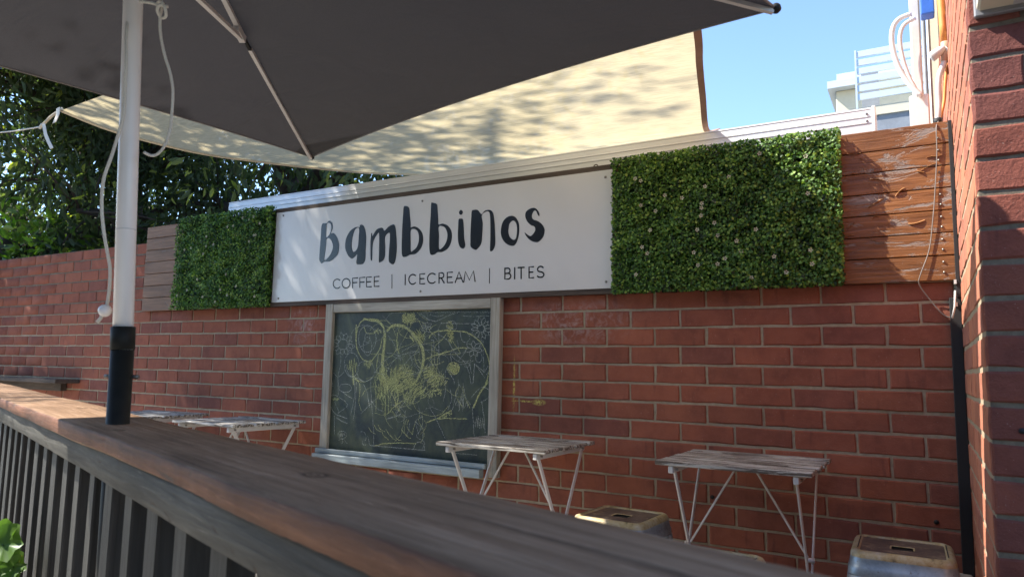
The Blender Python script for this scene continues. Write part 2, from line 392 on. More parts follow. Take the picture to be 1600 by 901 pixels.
# building on the right: front face and the side wall that turns the corner
XB, YB = .497, -1.15
bld = thing('brick_building', 'plum brick corner of the building at the right edge, sunlit at its top', 'building', (XB, YB, 0))
BLc = Vector((XB, YB, 0))
o = box('mortar_core', XB+.0022, 2.4, YB+.0058, 3.2, 0, 4.2, MORTAR, bld); o.location = -BLc
o = box('front_pointing', XB+.004, 2.4, YB+.0048, YB+.0057, 0, 4.2, MORTAR2, bld); o.location = -BLc
for c in range(-20, 16):
    z = ZA-CH*c-.012
    # front face
    if -10 < c < 16:
        for i in range(3):
            x0 = XB+(i-(.5 if c % 2 else 0))*BL+.0; x1 = x0+BL-.010; x0 = max(x0, XB+.0005)
            if x1-x0 < .05: continue
            obj('brick', brick_mesh((x1-x0)/2, CH/2-.0055, BRICK2, random.randrange(6)), None, bld,
                Vector(((x0+x1)/2, YB+random.uniform(-.002, .002), z+random.uniform(-.0015, .0015)))-BLc, (random.uniform(-.006, .006), random.uniform(-.006, .006), 0))
    # side wall facing the tables
    y = YB+(-.12 if c % 2 else .0)
    lim = 0.0 if c > -7 else 1.7
    if c < -16: continue
    while y < lim:
        y1 = min(y+BL-.01, lim+.1); yy = max(y, YB+.053)
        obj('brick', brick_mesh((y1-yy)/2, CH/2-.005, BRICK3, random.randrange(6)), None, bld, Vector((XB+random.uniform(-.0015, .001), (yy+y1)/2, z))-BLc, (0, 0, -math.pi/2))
        y += BL
p = at_y(1597, 673, YB-.002); tube('drill_hole', [(p[0]-BLc.x, -.0045, p[2]), (p[0]-BLc.x, .003, p[2])], .007, BLACKR, bld, 10)

# ================================================================== TIMBER CLADDING above the wall
clad = thing('timber_cladding', 'peeling varnished timber boards along the top of the brick wall', 'cladding', (-2.1, -.01, 1.41))
CL = Vector((-2.1, -.01, 1.41))
bh = .0885
for k in range(7):
    z0 = 1.411+k*bh
    for (xa, xb) in ((-4.63, -2.2), (-2.197, .486)):
        bm = bmesh.new(); bm_box(bm, xa-CL.x, xb-CL.x, -.022-.002*random.random(), 0.0, z0+(.0015 if k else -.009)-CL.z, z0+bh-.0022-CL.z, .002)
        obj('board', from_bm('board', bm), BOARD if xb > 0 else BOARD2, clad)
box('backing', -4.62-CL.x, .484-CL.x, .0145, .0185, .0, .615, BLACKR, clad)  # dark sheet added to keep light out of the board seams
for (xa, xb) in ((-4.55, -4.48), (-2.24, -2.16), (.40, .45)):
    box('batten', xa-CL.x, xb-CL.x, .0005, .014, .0, .618, DARKW, clad)
for k in range(7):
    for dz in (.022, .062):
        for x in (.446,):
            z = 1.411+k*bh+dz-CL.z
            tube('screw', [(x-CL.x, -.0265, z), (x-CL.x, -.02, z)], .0045, SCREWM, clad, 8)
# curls of loose varnish
curl_m = m_flat('varnish_flake', (.34, .16, .06), .4, 0, .25, 40)
for k in range(15):
    x = random.uniform(.11, .46); z = 1.43+random.random()**.6*.58; L = random.uniform(.015, .07); a = random.gauss(.15, .35); w = random.uniform(.002, .006)
    V, F = [], []
    for i in range(7):
        t = i/6; q = (x+L*(t-.5)*math.cos(a)-CL.x, -.0265-w*math.sin(math.pi*t)*.9, z+L*(t-.5)*math.sin(a)+.006*math.sin(3*t+k)-CL.z)
        V += [(q[0], -.0235-CL.y*0, q[2]+w*.7), (q[0], q[1], q[2])]
    F = [(2*i, 2*i+1, 2*i+3, 2*i+2) for i in range(6)]
    obj('varnish_flake', mesh_py('varnish_flake', V, F, True), curl_m, clad)

# ================================================================== SIGN
sg = thing('shop_sign', 'wide white sign board with brush lettering between the two leafy panels', 'sign', (-2.075, -.05, 1.42))
SL = Vector((-2.075, -.05, 1.42)); SX0, SX1, SZ0, SZ1 = -3.238, -.912, 1.424, 2.006
SY = -.050
bm = bmesh.new(); bm_box(bm, SX0-SL.x, SX1-SL.x, SY-SL.y, .010, SZ0-SL.z, SZ1-SL.z, .0012); obj('panel', from_bm('panel', bm), SIGNW, sg)
for (za, zb) in ((1.399, 1.4235), (2.0065, 2.034)):
    box('backing_batten', SX0-.02-SL.x, SX1+.02-SL.x, .006, .0272, za-SL.z, zb-SL.z, DARKW, sg)
def flat_poly(name, loops, mat, parent, y, origin, smooth_n=0):
    cu = bpy.data.curves.new(name, 'CURVE'); cu.dimensions = '2D'; cu.fill_mode = 'BOTH'; cu.extrude = .0006
    for L in loops:
        pts = [(at_y(px, py, y)[0]-origin.x, at_y(px, py, y)[2]-origin.z) for px, py in L]
        if smooth_n:
            P = [Vector((a, b, 0)) for a, b in pts]; n = len(P); out = []
            for i in range(n):
                p0, p1, p2, p3 = P[i-1], P[i], P[(i+1) % n], P[(i+2) % n]
                for k in range(smooth_n):
                    t = k/smooth_n; out.append(.5*((2*p1)+(p2-p0)*t+(2*p0-5*p1+4*p2-p3)*t*t+(3*p1-p0-3*p2+p3)*t**3))
            pts = [(v.x, v.y) for v in out]
        sp = cu.splines.new('POLY'); sp.points.add(len(pts)-1); sp.use_cyclic_u = True
        for k, (a, b) in enumerate(pts): sp.points[k].co = (a, b, 0, 1)
    tmp = bpy.data.objects.new('tmp', cu); COL.objects.link(tmp)
    dg = bpy.context.evaluated_depsgraph_get(); me = bpy.data.meshes.new_from_object(tmp.evaluated_get(dg)); bpy.data.objects.remove(tmp)
    me.name = name; me.materials.clear()
    co = [v.co.copy() for v in me.vertices]
    for v, c in zip(me.vertices, co): v.co = (c.x, y-origin.y-.0008-c.z, c.y)
    me.update(); return obj(name, me, mat, parent)
def Z(o, s, L): return [(o[0]+x/s, o[1]+y/s) for x, y in L]
o1, o2, o3, s7 = (490, 310), (615, 305), (725, 305), 7.836
LET = [
 [Z(o1, s7, L) for L in ([(105,315),(160,303),(185,275),(210,280),(232,310),(235,370),(215,425),(250,425),(285,470),(310,540),(313,600),(298,680),(250,735),(195,770),(130,775),(98,795),(75,760),(72,720),(80,600),(90,450)],
   [(165,312),(190,298),(212,320),(217,370),(200,430),(158,478),(156,400)], [(160,500),(190,485),(220,520),(238,580),(225,650),(180,720),(135,753),(145,650),(155,560)])],
 [Z(o1, s7, L) for L in ([(565,350),(567,330),(590,322),(620,345),(640,420),(645,500),(638,640),(635,740),(615,790),(590,805),(535,805),(525,780),(532,720),(533,680),(500,720),(465,735),(425,700),(395,630),(388,570),(400,490),(440,410),(490,365),(530,350)],
   [(555,360),(560,400),(555,460),(545,580),(525,630),(490,655),(470,610),(468,560),(480,470),(505,388),(530,363)])],
 [Z(o1, s7, [(708,425),(717,430),(722,460),(770,385),(820,360),(850,365),(868,395),(920,345),(970,320),(995,330),(1010,400),(1020,560),(1015,680),(1000,770),(975,805),(945,795),(922,760),(925,640),(935,500),(930,420),(878,470),(878,600),(875,700),(855,755),(820,778),(800,770),(803,640),(803,430),(770,455),(735,520),(722,600),(718,750),(705,755),(698,730),(697,560),(703,470)])],
 [Z(o2, s7, L) for L in ([(125,150),(150,132),(190,155),(200,240),(210,350),(212,395),(250,382),(300,400),(345,450),(363,520),(355,600),(320,670),(265,718),(200,728),(165,748),(125,755),(105,730),(100,640),(105,450),(115,280)],
   [(212,430),(250,412),(290,435),(310,490),(308,570),(280,640),(240,675),(212,685),(210,560)])],
 [Z(o2, s7, L) for L in ([(462,105),(480,93),(530,110),(540,180),(548,300),(552,358),(600,348),(660,370),(700,420),(715,490),(705,570),(670,645),(600,692),(540,697),(505,722),(465,730),(445,700),(438,600),(445,400),(455,250)],
   [(553,388),(600,378),(640,410),(660,480),(650,560),(610,630),(558,655),(557,500)])],
 [Z(o2, s7, L) for L in ([(798,298),(820,287),(850,300),(860,400),(865,520),(878,610),(865,645),(845,652),(815,635),(795,580),(788,490),(793,380)], [(803,205),(822,180),(845,195),(847,220),(830,240),(808,232)])],
 [Z(o3, s7, [(97,195),(125,180),(170,182),(215,232),(250,195),(295,180),(335,188),(360,230),(375,330),(382,470),(383,600),(360,665),(335,685),(320,670),(323,560),(325,400),(320,250),(305,203),(270,200),(218,245),(230,340),(225,470),(212,590),(170,650),(140,668),(85,630),(80,560),(82,430),(90,280)])],
 [Z(o3, s7, L) for L in ([(580,252),(630,270),(668,330),(678,400),(670,500),(640,585),(600,620),(530,600),(480,550),(455,480),(455,410),(475,330),(520,275)], [(600,310),(635,335),(650,390),(648,470),(635,530),(605,545),(565,515),(545,460),(548,400),(560,345)])],
 [Z(o3, s7, [(850,155),(890,170),(920,215),(922,257),(905,240),(885,195),(865,187),(840,220),(832,265),(850,297),(900,315),(950,350),(980,395),(988,440),(970,510),(920,565),(880,575),(820,555),(770,510),(743,455),(775,480),(815,500),(850,470),(872,430),(865,385),(820,365),(775,320),(752,260),(760,205),(800,170)])]]
for L in LET: flat_poly('letter', L, INK, sg, SY, SL, 4)
# small capitals: strokes in a unit box (x right, y down)
arc = lambda cx, cy, rx, ry, a0, a1, n=14: [(cx+rx*math.cos(math.radians(a0+(a1-a0)*i/n)), cy+ry*math.sin(math.radians(a0+(a1-a0)*i/n))) for i in range(n+1)]
GL = {'C': [arc(.55, .5, .55, .5, -48, -312)], 'O': [arc(.5, .5, .5, .5, 0, 360, 22)], 'F': [[(0, 1), (0, 0), (1, 0)], [(0, .48), (.85, .48)]], 'E': [[(1, 0), (0, 0), (0, 1), (1, 1)], [(0, .48), (.85, .48)]],
      'I': [[(.5, 0), (.5, 1)]], '|': [[(.5, 0), (.5, 1)]], 'R': [[(0, 1), (0, 0), (.5, 0)]+arc(.5, .26, .45, .26, -90, 90)[1:]+[(0, .52)], [(.45, .52), (1, 1)]],
      'A': [[(0, 1), (.5, 0), (1, 1)], [(.19, .64), (.81, .64)]], 'M': [[(0, 1), (.14, 0), (.5, .85), (.86, 0), (1, 1)]], 'B': [[(0, 0), (.5, 0)]+arc(.5, .235, .38, .235, -90, 90)[1:]+[(0, .47)], [(.5, .47)]+arc(.52, .735, .48, .265, -90, 90)[1:]+[(0, 1), (0, 0)]],
      'T': [[(0, 0), (1, 0)], [(.5, 0), (.5, 1)]], 'S': [arc(.52, .25, .44, .25, -35, -240)+arc(.5, .75, .5, .25, -75, 145)]}
TXT = [('C',70,120),('O',132,187),('F',205,240),('F',255,290),('E',302,335),('E',355,388),('|',472,484),('I',564,576),('C',595,645),('E',672,705),('C',725,782),('R',805,840),('E',862,898),('A',918,970),('M',977,1055),('|',1149,1161),('B',1262,1303),('I',1324,1336),('T',1355,1395),('E',1430,1460),('S',1485,1533)]
def ytop(x): return np.interp(x, [95,370,570,1010,1280,1510], [138,120,108,83,62,49])
def ybot(x): return np.interp(x, [95,370,570,1010,1280,1510], [202,188,175,155,137,125])
def ribbon(V, F, pts, w, y, off, taper=False):
    """flat strip of width w along points in the x-z plane at depth y"""
    n = len(pts); b = len(V)
    for i in range(n):
        a, c = pts[max(i-1, 0)], pts[min(i+1, n-1)]; dx, dz = c[0]-a[0], c[1]-a[1]; L = math.hypot(dx, dz) or 1; dx /= L; dz /= L
        ww = w/2*(1.0 if not taper else .55+.45*math.sin(math.pi*(i+.5)/n))
        e = .0 if 0 < i < n-1 else w*.5*(1 if i else -1)
        x, z = pts[i][0]+dx*e, pts[i][1]+dz*e
        V += [(x-dz*ww-off[0], y-off[1], z+dx*ww-off[2]), (x+dz*ww-off[0], y-off[1], z-dx*ww-off[2])]
    F += [(b+2*i, b+2*i+1, b+2*i+3, b+2*i+2) for i in range(n-1)]
for ch, xa, xb in TXT:
    V, F = [], []
    for st in GL[ch]:
        P = []
        for (u, v) in st:
            x = xa+(xb-xa)*u; yt, yb = ytop(x), ybot(x)
            if ch == '|': yt, yb = yt-7, yb+19
            q = at_y(505+x/4.444, 405+(yt+(yb-yt)*v)/4.444, SY); P.append((q[0], q[2]))
        ribbon(V, F, P, .0042 if ch == '|' else .0072, SY-.0012, SL)
    obj('letter' if ch != '|' else 'divider', mesh_py('letter', V, F), INK, sg)
for (px, py) in ((443, 337), (660, 314), (946, 277), (435, 466), (657, 455), (947, 440)):
    q = at_y(px, py, SY); tube('screw', [(q[0]-SL.x, SY-.003-SL.y, q[2]-SL.z), (q[0]-SL.x, SY+.002-SL.y, q[2]-SL.z)], .006, SCREWM, sg, 10)
ey = thing('screw_eye', 'small rusty screw eye standing on top of the sign', 'hook', tuple(at_y(931, 266, -.035)))
tube('ring', [(.012*math.cos(a), 0, .016+.012*math.sin(a)) for a in [k*2*math.pi/14 for k in range(15)]], .003, DARKW, ey, 6); tube('shank', [(0, 0, .005), (0, 0, -.012)], .003, DARKW, ey, 6)

# ================================================================== LEAFY PANELS
def hedge(label, x0, x1, z0, z1, n, fl, seed, skew=0):
    R = np.random.default_rng(seed); base = np.array([(x0+x1)/2, -.05, z0])
    t = thing('leafy_panel', label, 'hedge panel', tuple(base), 0, 'artificial hedge panels either side of the sign')
    box('backing', x0+.02-base[0], x1-.02-base[0], .005, .024, .02, z1-z0-.02, HBACK, t)
    for layer, (nn, y0, y1) in enumerate(((n//2, -.038, -.062), (n, -.062, -.100))):
        c = np.stack([R.uniform(x0-.012, x1+.012, nn), R.uniform(y1, y0, nn), R.uniform(z0-.010, z1+.010, nn)], 1)
        bump = .014*np.sin(c[:, 0]*23+2*np.sin(c[:, 2]*17))*np.sin(c[:, 2]*29+c[:, 0]*7)
        c[:, 1] += bump; nrm = R.normal(0, .62, (nn, 3)); nrm[:, 1] -= 1; nrm[:, 2] += .25
        nrm /= np.linalg.norm(nrm, axis=1)[:, None]
        a = np.cross(nrm, R.normal(0, 1, (nn, 3))); a /= np.linalg.norm(a, axis=1)[:, None]; b = np.cross(nrm, a)
        sz = R.uniform(.0060, .0100, nn)[:, None]
        V = np.stack([c-a*sz*.95, c+b*sz*.74-nrm*sz*-.18, c+a*sz*.95, c-b*sz*.74-nrm*sz*-.18], 1)-base
        rv = np.clip(R.normal(.45+.14*np.sin(c[:, 0]*19+3*np.sin(c[:, 2]*13))*np.sin(c[:, 2]*23+2*np.sin(c[:, 0]*9)), .28, nn)-(.25 if layer == 0 else 0), 0, 1)
        o = obj('foliage', np_mesh('foliage', V.reshape(-1, 3), np.arange(nn*4).reshape(-1, 4), np.repeat(rv, 4)), LEAFH, t); o['kind'] = 'stuff'
    V, F = [], []
    for k in range(fl):
        cx, cz = R.uniform(x0+.04, x1-.04)-base[0], R.uniform(.03, z1-z0-.03); cy = -.105+.05
        for p in range(5):
            an = p*2*math.pi/5+k; d = np.array([math.cos(an), math.sin(an)]); e = np.array([-d[1], d[0]]); r = .0105; b = len(V)
            for (q, w, yy) in ((.1, 0, 0), (.65, .34, -.004), (1, 0, -.001), (.65, -.34, -.004)): V.append((cx+(d[0]*q+e[0]*w)*r, cy+yy, cz+(d[1]*q+e[1]*w)*r))
            F.append((b, b+1, b+2, b+3))
    o = obj('blossoms', mesh_py('blossoms', V, F), FLOW, t); o['kind'] = 'stuff'
    return t
hedge('large leafy green hedge panel right of the sign, its top corner in sun', -.888, .088, 1.405, 2.035, 27000, 34, 3)
hedge('shaded leafy green hedge panel left of the sign, behind the umbrella pole', -4.190, -3.250, 1.408, 2.040, 24000, 26, 4)

# ================================================================== BLACKBOARD
cb = thing('blackboard', 'wood framed blackboard covered in yellow and white chalk scribbles', 'blackboard', (-2.15, -.02, .47))
BO = Vector((-2.15, -.02, .47)); BX0, BX1, BZ0, BZ1 = -2.768, -1.536, .50, 1.401
t = NT('slate'); p = t.pos()
sm = t.math('MULTIPLY', t.mr(t.noise(p, 5.5, 7, .75, 1.0, (1, 1, .7)), .42, .74), .5)
dv = t.new('VectorMath', operation='DISTANCE'); mp = t.new('Mapping'); mp.inputs['Scale'].default_value = (1, 0, 1.15); t.ln(p, mp.inputs[0]); t.ln(mp.outputs[0], dv.inputs[0]); dv.inputs[1].default_value = (-2.22, 0, 1.0*1.15)
rub = t.math('MULTIPLY', t.mr(dv.outputs['Value'], .42, .05), t.mr(t.noise(p, 11, 7, .8, 1.2, (1, 1, .55)), .38, .68))   # rubbed-in chalk dust
sm = t.math('MAXIMUM', sm, t.math('MULTIPLY', rub, 1.0))
t.col(t.mix(sm, t.ramp(t.noise(p, 30, 5, .7), [(.3, (.016, .026, .027)), (.7, (.030, .045, .046))]), (.135, .160, .075)), .5, 0, .4); SLATE = t.m
bm = bmesh.new(); bm_box(bm, BX0+.04-BO.x, BX1-.04-BO.x, -.004, .012, BZ0+.02-BO.z, BZ1-.03-BO.z); obj('slate', from_bm('slate', bm), SLATE, cb)
def fr(name, a, b, c, d, m, y0=-.026): bm = bmesh.new(); bm_box(bm, a-BO.x, b-BO.x, y0, .014, c-BO.z, d-BO.z, .003); return obj(name, from_bm(name, bm), m, cb)
fr('stile', BX0, BX0+.058, BZ0-.02, BZ1, FRAMEW); fr('stile', BX1-.058, BX1, BZ0-.02, BZ1, FRAMEW)
fr('top_rail', BX0+.059, BX1-.059, BZ1-.053, BZ1-.001, FRAMEX, -.024)
TRAY = m_wood('blue_grey_tray', ((.22, .27, .29), (.34, .40, .42), (.46, .52, .53)), 'X', 1.5, None, .4)
bm = bmesh.new(); bm_box(bm, BX0-.014-BO.x, BX1-.075-BO.x, -.070, -.0275, .008, .050, .003); tr = obj('chalk_tray', from_bm('chalk_tray', bm), TRAY, cb)
bm = bmesh.new(); bm_box(bm, BX0-.014-BO.x, BX1-.058-BO.x, -.045, -.0275, .052, .078, .003); obj('tray_ledge', from_bm('tray_ledge', bm), TRAY, tr)
# chalk drawing
def chalk_mat(name, c, lo):
    t = NT(name); n = t.noise(t.pos(), 420, 3, .7); t.col(c, .95, 0, .1)
    tp = t.new('BsdfTransparent'); mx = t.new('MixShader'); t.ln(t.mr(n, lo, lo+.16), mx.inputs[0])
    t.ln(tp.outputs[0], mx.inputs[1]); t.ln(t.b.outputs[0], mx.inputs[2]); t.ln(mx.outputs[0], t.out.inputs[0]); return t.m
CHW, CHY = chalk_mat('white_chalk', (.50, .53, .47), .45), chalk_mat('yellow_chalk', (.58, .60, .27), .42)
BY = -.0246
VW, FW, VY, FY = [], [], [], []
zA, zB, zC, zD = ((505, 470), 6.933), ((635, 470), 6.933), ((500, 590), 6.933), ((630, 590), 6.006)
kk = [0]
def st(z, pts, w=.0042, yel=False, sm=5, close=False):
    (o, s) = z; P = []
    if close: pts = pts+[pts[0]]
    for (x, y) in pts: q = at_y(o[0]+x/s, o[1]+y/s, BY); P.append((q[0], 0, q[2]))
    Q = [(v.x+random.gauss(0, .0009), v.z+random.gauss(0, .0009)) for v in spline(P, sm)] if len(P) > 2 or sm > 1 else [(v[0], v[2]) for v in P]
    Q = [(min(max(x, BX0+.062), BX1-.062), min(max(z_, BZ0+.085), BZ1-.058)) for x, z_ in Q]
    kk[0] += 1; y = BY-.00002*(kk[0] % 40)
    ribbon(VY if yel else VW, FY if yel else FW, Q, w, y, BO, False)
def ell(z, cx, cy, rx, ry, w=.004, yel=False, a0=0, a1=370): st(z, [(cx+rx*math.cos(math.radians(a)), cy+ry*math.sin(math.radians(a))) for a in range(a0, a1, 24)], w, yel, 4)
def flower(z, cx, cy, r, R, n, w=.0035, yel=False, gap=()):
    ell(z, cx, cy, r, r, w, yel)
    for k in range(n):
        a = 2*math.pi*k/n+.2; d = (math.cos(a), math.sin(a)); e = (-d[1], d[0]); h = math.pi*(r+R)/2/n*1.05; f = random.uniform(.85, 1.1)
        st(z, [(cx+d[0]*q*f+e[0]*s*h, cy+d[1]*q*f+e[1]*s*h) for q, s in ((r, .25), (r+(R-r)*.55, 1), (R, .15), (R, -.15), (r+(R-r)*.55, -1), (r, -.25))], w, yel, 4)
def scrib(z, cx, cy, rx, ry, n, w=.0035, yel=True, ang=0):
    P = []
    for k in range(n):
        s = 1 if k % 2 else -1; u = -1+2*k/(n-1); hh = math.sqrt(max(.05, 1-u*u))*random.uniform(.55, 1.0)
        x, y = u*rx+random.gauss(0, rx*.10), s*hh*ry; P.append((cx+x*math.cos(ang)-y*math.sin(ang), cy+x*math.sin(ang)+y*math.cos(ang)))
    st(z, P, w, yel, 3)
for w_, dx in ((.010, 0), (.007, 10), (.006, -9)):
    st(zA, [(440,195),(520,205+dx),(590,215+dx),(650,280+dx),(665+dx,380),(660+dx,480),(645+dx,600),(642+dx,720),(650+dx,830)], w_, True)
    st(zA, [(690,320+dx),(740,275+dx),(800,262+dx),(880,280+dx),(950,330+dx),(1000,390+dx),(1060+dx,480),(1085+dx,580),(1080+dx,680),(1050+dx,780),(1000+dx,880)], w_*.8, True)
st(zA, [(455,190),(400,240),(366,320),(358,430),(375,540),(430,630),(500,655),(545,625),(610,520),(640,400)], .006, True)
ell(zA, 478, 410, 95, 145, .004); st(zA, [(358,260),(355,400),(365,520)], .007, True)
st(zA, [(440,280),(470,345),(520,350),(560,345),(600,290)], .004, True); scrib(zA, 590, 330, 45, 30, 9, .004)
ell(zA, 480, 490, 45, 100, .0032); ell(zA, 478, 400, 28, 50, .003); st(zA, [(385,500),(440,480),(500,450)], .003)
flower(zA, 215, 470, 55, 120, 13); ell(zA, 285, 495, 35, 35, .003); st(zA, [(190,560),(190,680),(165,800),(160,900)], .003); st(zA, [(115,780),(165,820),(225,770)], .003)
ell(zA, 310, 690, 80, 130, .0035); scrib(zA, 320, 700, 55, 90, 14, .0035); st(zA, [(320,760),(330,900)], .006, True)
scrib(zA, 490, 680, 45, 60, 12, .004); ell(zA, 460, 760, 95, 110, .0032); st(zA, [(240,680),(280,800),(370,840),(450,870),(540,830)], .0035)
st(zA, [(700,370),(760,450),(800,550),(840,640)], .0035); st(zA, [(805,350),(800,470),(820,560)], .006, True); st(zA, [(690,560),(760,570),(820,600)], .0035)
st(zA, [(690,760),(760,650),(830,590),(960,560),(1040,545)], .0038); st(zA, [(600,580),(580,700),(590,850)], .0045, True); st(zA, [(560,770),(620,690),(720,600)], .0035)
for k in range(4): scrib(zA, 930+random.randint(-15, 15), 190, 70, 75, 14, .0032, True, random.uniform(-.6, .6))
for (cx, cy, rx, ry, n, a) in ((785,790,55,105,16,.1),(900,800,110,90,22,.9),(930,830,100,80,20,1.1),(670,860,55,90,14,-.2),(760,900,120,70,18,.6),(640,800,45,110,12,.1)): scrib(zA, cx, cy, rx, ry, n, .0042, True, a)
scrib(zB, 110, 380, 60, 90, 16, .0038, True, -.7); scrib(zB, 160, 400, 40, 70, 12, .004, True, -.6)
for (cx, cy, rx, ry, n, a) in ((270,830,110,80,20,.8),(330,820,90,60,18,.2),(240,760,60,90,14,1.2),(380,860,70,60,14,.5)): scrib(zB, cx, cy, rx, ry, n, .0036, True, a)
flower(zB, 808, 300, 38, 115, 13); flower(zB, 728, 520, 12, 85, 7, .004); flower(zB, 215, 285, 12, 62, 8); ell(zB, 785, 610, 35, 55, .003)
st(zB, [(245,400),(290,345),(400,320),(540,325),(650,340),(740,390),(815,460),(870,570),(900,680),(890,800),(860,890)], .0065, True)
st(zB, [(195,640),(300,590),(450,550),(560,510),(660,510)], .0055, True); st(zB, [(370,240),(560,246),(740,245)], .004); st(zB, [(145,130),(230,190),(320,218),(420,175),(520,135)], .0042)
st(zB, [(150+k*13, 122+(6 if k % 2 else -6)) for k in range(62)], .0026, False, 2); st(zB, [(260,150),(330,168),(400,152)], .0026); st(zB, [(600,160),(720,168),(900,160)], .0024)
scrib(zB, 480, 345, 110, 45, 18, .0042, True, math.pi/2); scrib(zB, 470, 330, 95, 40, 14, .004, True, 1.4)
for k in range(3): scrib(zB, 508, 730, 66, 62, 16, .0036, True, k)
ell(zB, 510, 730, 64, 66, .004, True); st(zB, [(480,800),(510,850),(520,900)], .004); st(zB, [(350,310),(352,450),(355,680)], .0036); st(zB, [(270,420),(300,440),(280,540),(260,640)], .0035)
st(zB, [(345,360),(440,420),(500,520),(560,600),(630,660)], .0035); st(zB, [(750,690),(845,770),(890,700)], .0035, False, 1); st(zB, [(750,690),(850,830),(890,760)], .0035, False, 1); st(zB, [(740,680),(730,790),(720,890)], .0048)
st(zB, [(700,600),(690,680),(705,780)], .0032); st(zB, [(830,430),(832,560),(842,760)], .0028); st(zB, [(440,230),(440,290),(540,300),(535,240),(490,215),(440,240)], .003); st(zB, [(580,310),(600,420),(650,450),(690,400),(660,340)], .003)
st(zB, [(190,530),(270,528),(380,535)], .0028); st(zB, [(550,430),(560,500),(480,560),(490,660)], .0028); st(zB, [(640,670),(680,780),(700,900)], .0028); ell(zB, 655, 690, 28, 25, .0028); st(zB, [(480,580),(570,660),(690,640)], .003); st(zB, [(650,540),(600,600),(560,660)], .003)
st(zC, [(140,30),(140,180)], .003, False, 3); st(zC, [(195,0),(198,190)], .003, False, 3); ell(zC, 275, 110, 68, 45, .003); st(zC, [(125,190),(170,185),(210,215),(305,290),(195,380)], .0034, False, 2); st(zC, [(160,260),(185,320),(212,370)], .003)
st(zC, [(120,320),(170,390),(290,440)], .0045); st(zC, [(180,430),(240,470),(290,490)], .0055); st(zC, [(155,410),(157,610)], .0035, False, 3); ell(zC, 240, 615, 48, 40, .003); scrib(zC, 240, 615, 35, 30, 10, .0028, False); st(zC, [(240,655),(245,700),(230,745)], .003); st(zC, [(200,675),(250,660),(295,715)], .003)
scrib(zC, 170, 230, 30, 22, 10, .004, True); st(zC, [(440,580),(480,590),(500,640),(490,680)], .003); st(zC, [(460,690),(470,780),(495,740)], .003); st(zC, [(550,0),(555,200),(575,480),(580,740),(555,810)], .0032); st(zC, [(520,630),(535,710),(550,770)], .003)
st(zC, [(580,740),(700,710),(820,705),(940,705),(1040,712)], .0048, True); st(zC, [(580,740),(720,795),(900,830),(1040,828)], .0042); st(zC, [(725,445),(800,420),(870,395)], .007)
st(zC, [(370,0),(375,200),(330,400)], .003); st(zC, [(395,40),(385,250),(362,460)], .003); st(zC, [(210,130),(280,180),(350,220)], .003); st(zC, [(470,60),(510,160),(540,320)], .003); st(zC, [(445,385),(520,310),(640,200)], .0032); st(zC, [(560,250),(620,330),(690,365)], .0032); st(zC, [(360,0),(440,40),(500,40),(560,0)], .0036, True)
for (cx, cy, rx, ry, n, a) in ((680,110,60,110,16,.05),(740,60,110,80,18,.7),(820,90,90,90,16,.9),(880,60,120,70,18,.6),(660,200,40,60,10,.2)): scrib(zC, cx, cy, rx, ry, n, .0042, True, a)
for k in range(6): x = 600+k*55; st(zC, [(x, 40), (x+20+random.randint(-30, 30), 160), (x+60+random.randint(-60, 60), 300+random.randint(-40, 80))], .0034, True)
st(zC, [(730,390),(830,290),(960,220)], .004, True); st(zC, [(820,400),(900,280),(980,200)], .0036); st(zC, [(700,120),(710,260),(700,400)], .005, True); st(zC, [(840,130),(850,200),(835,280)], .006, True); st(zC, [(760,220),(790,130),(830,120),(840,200)], .004, True)
for k in range(9): x = 520+k*50+random.randint(-20, 20); y = 560+random.randint(-60, 60); st(zC, [(x, y), (x+25, y+45), (x+70, y+70+random.randint(-20, 30))], .003, True)
st(zD, [(660,275),(720,140),(795,40)], .009, True); st(zD, [(640,180),(730,90),(800,110),(800,180),(730,230)], .0036); st(zD, [(740,235),(758,380),(768,530)], .0042); st(zD, [(650,280),(658,400),(665,540)], .0032)
st(zD, [(225,415),(330,375),(450,305)], .0055, True); st(zD, [(330,385),(460,378),(600,385)], .0042, True); scrib(zD, 410, 345, 70, 28, 12, .0036, True, -.5); st(zD, [(240,260),(310,390),(390,560)], .003); st(zD, [(440,770),(560,766),(690,775)], .0042); st(zD, [(450,650),(458,760)], .003, False, 3); st(zD, [(430,640),(455,700),(450,770)], .003)
for (cx, cy, rx, ry, n, a) in ((120,100,120,80,20,.7),(200,130,110,60,18,.3),(300,90,90,50,14,.9),(60,180,60,90,12,.3)): scrib(zD, cx, cy, rx, ry, n, .0038, True, a)
for k in range(10): x, y = 380+random.randint(0, 220), random.randint(0, 120); st(zD, [(x, y), (x+random.randint(-30, 40), y+90), (x+random.randint(-60, 80), y+200)], .003, random.random() < .3)
for k in range(12): x, y = 20+random.randint(0, 180), 300+random.randint(0, 200); st(zD, [(x, y), (x+random.randint(-20, 20), y+60), (x+random.randint(-40, 40), y+130)], .0026, random.random() < .5)
scrib(zD, 720, 420, 45, 70, 12, .003, False); scrib(zD, 560, 240, 70, 60, 14, .003, False); st(zD, [(100,700),(105,640),(140,600),(190,620),(170,680),(120,690)], .0032); st(zD, [(0,715),(100,722),(205,716)], .0042)
for k in range(80):
    x, y = random.gauss(690, 190), random.gauss(560, 200); a_ = random.uniform(0, 6.3); P_ = []
    for i in range(random.randint(3, 7)): P_.append((x, y)); a_ += random.gauss(0, .9); x += 75*math.cos(a_); y += 75*math.sin(a_)
    st(((505, 470), 5.2), P_, random.uniform(.0016, .0030), random.random() < .55, 4)
for nm, V, F, m in (('white_chalk_lines', VW, FW, CHW), ('yellow_chalk_lines', VY, FY, CHY)): o = obj(nm, mesh_py(nm, V, F), m, cb); o['kind'] = 'stuff'

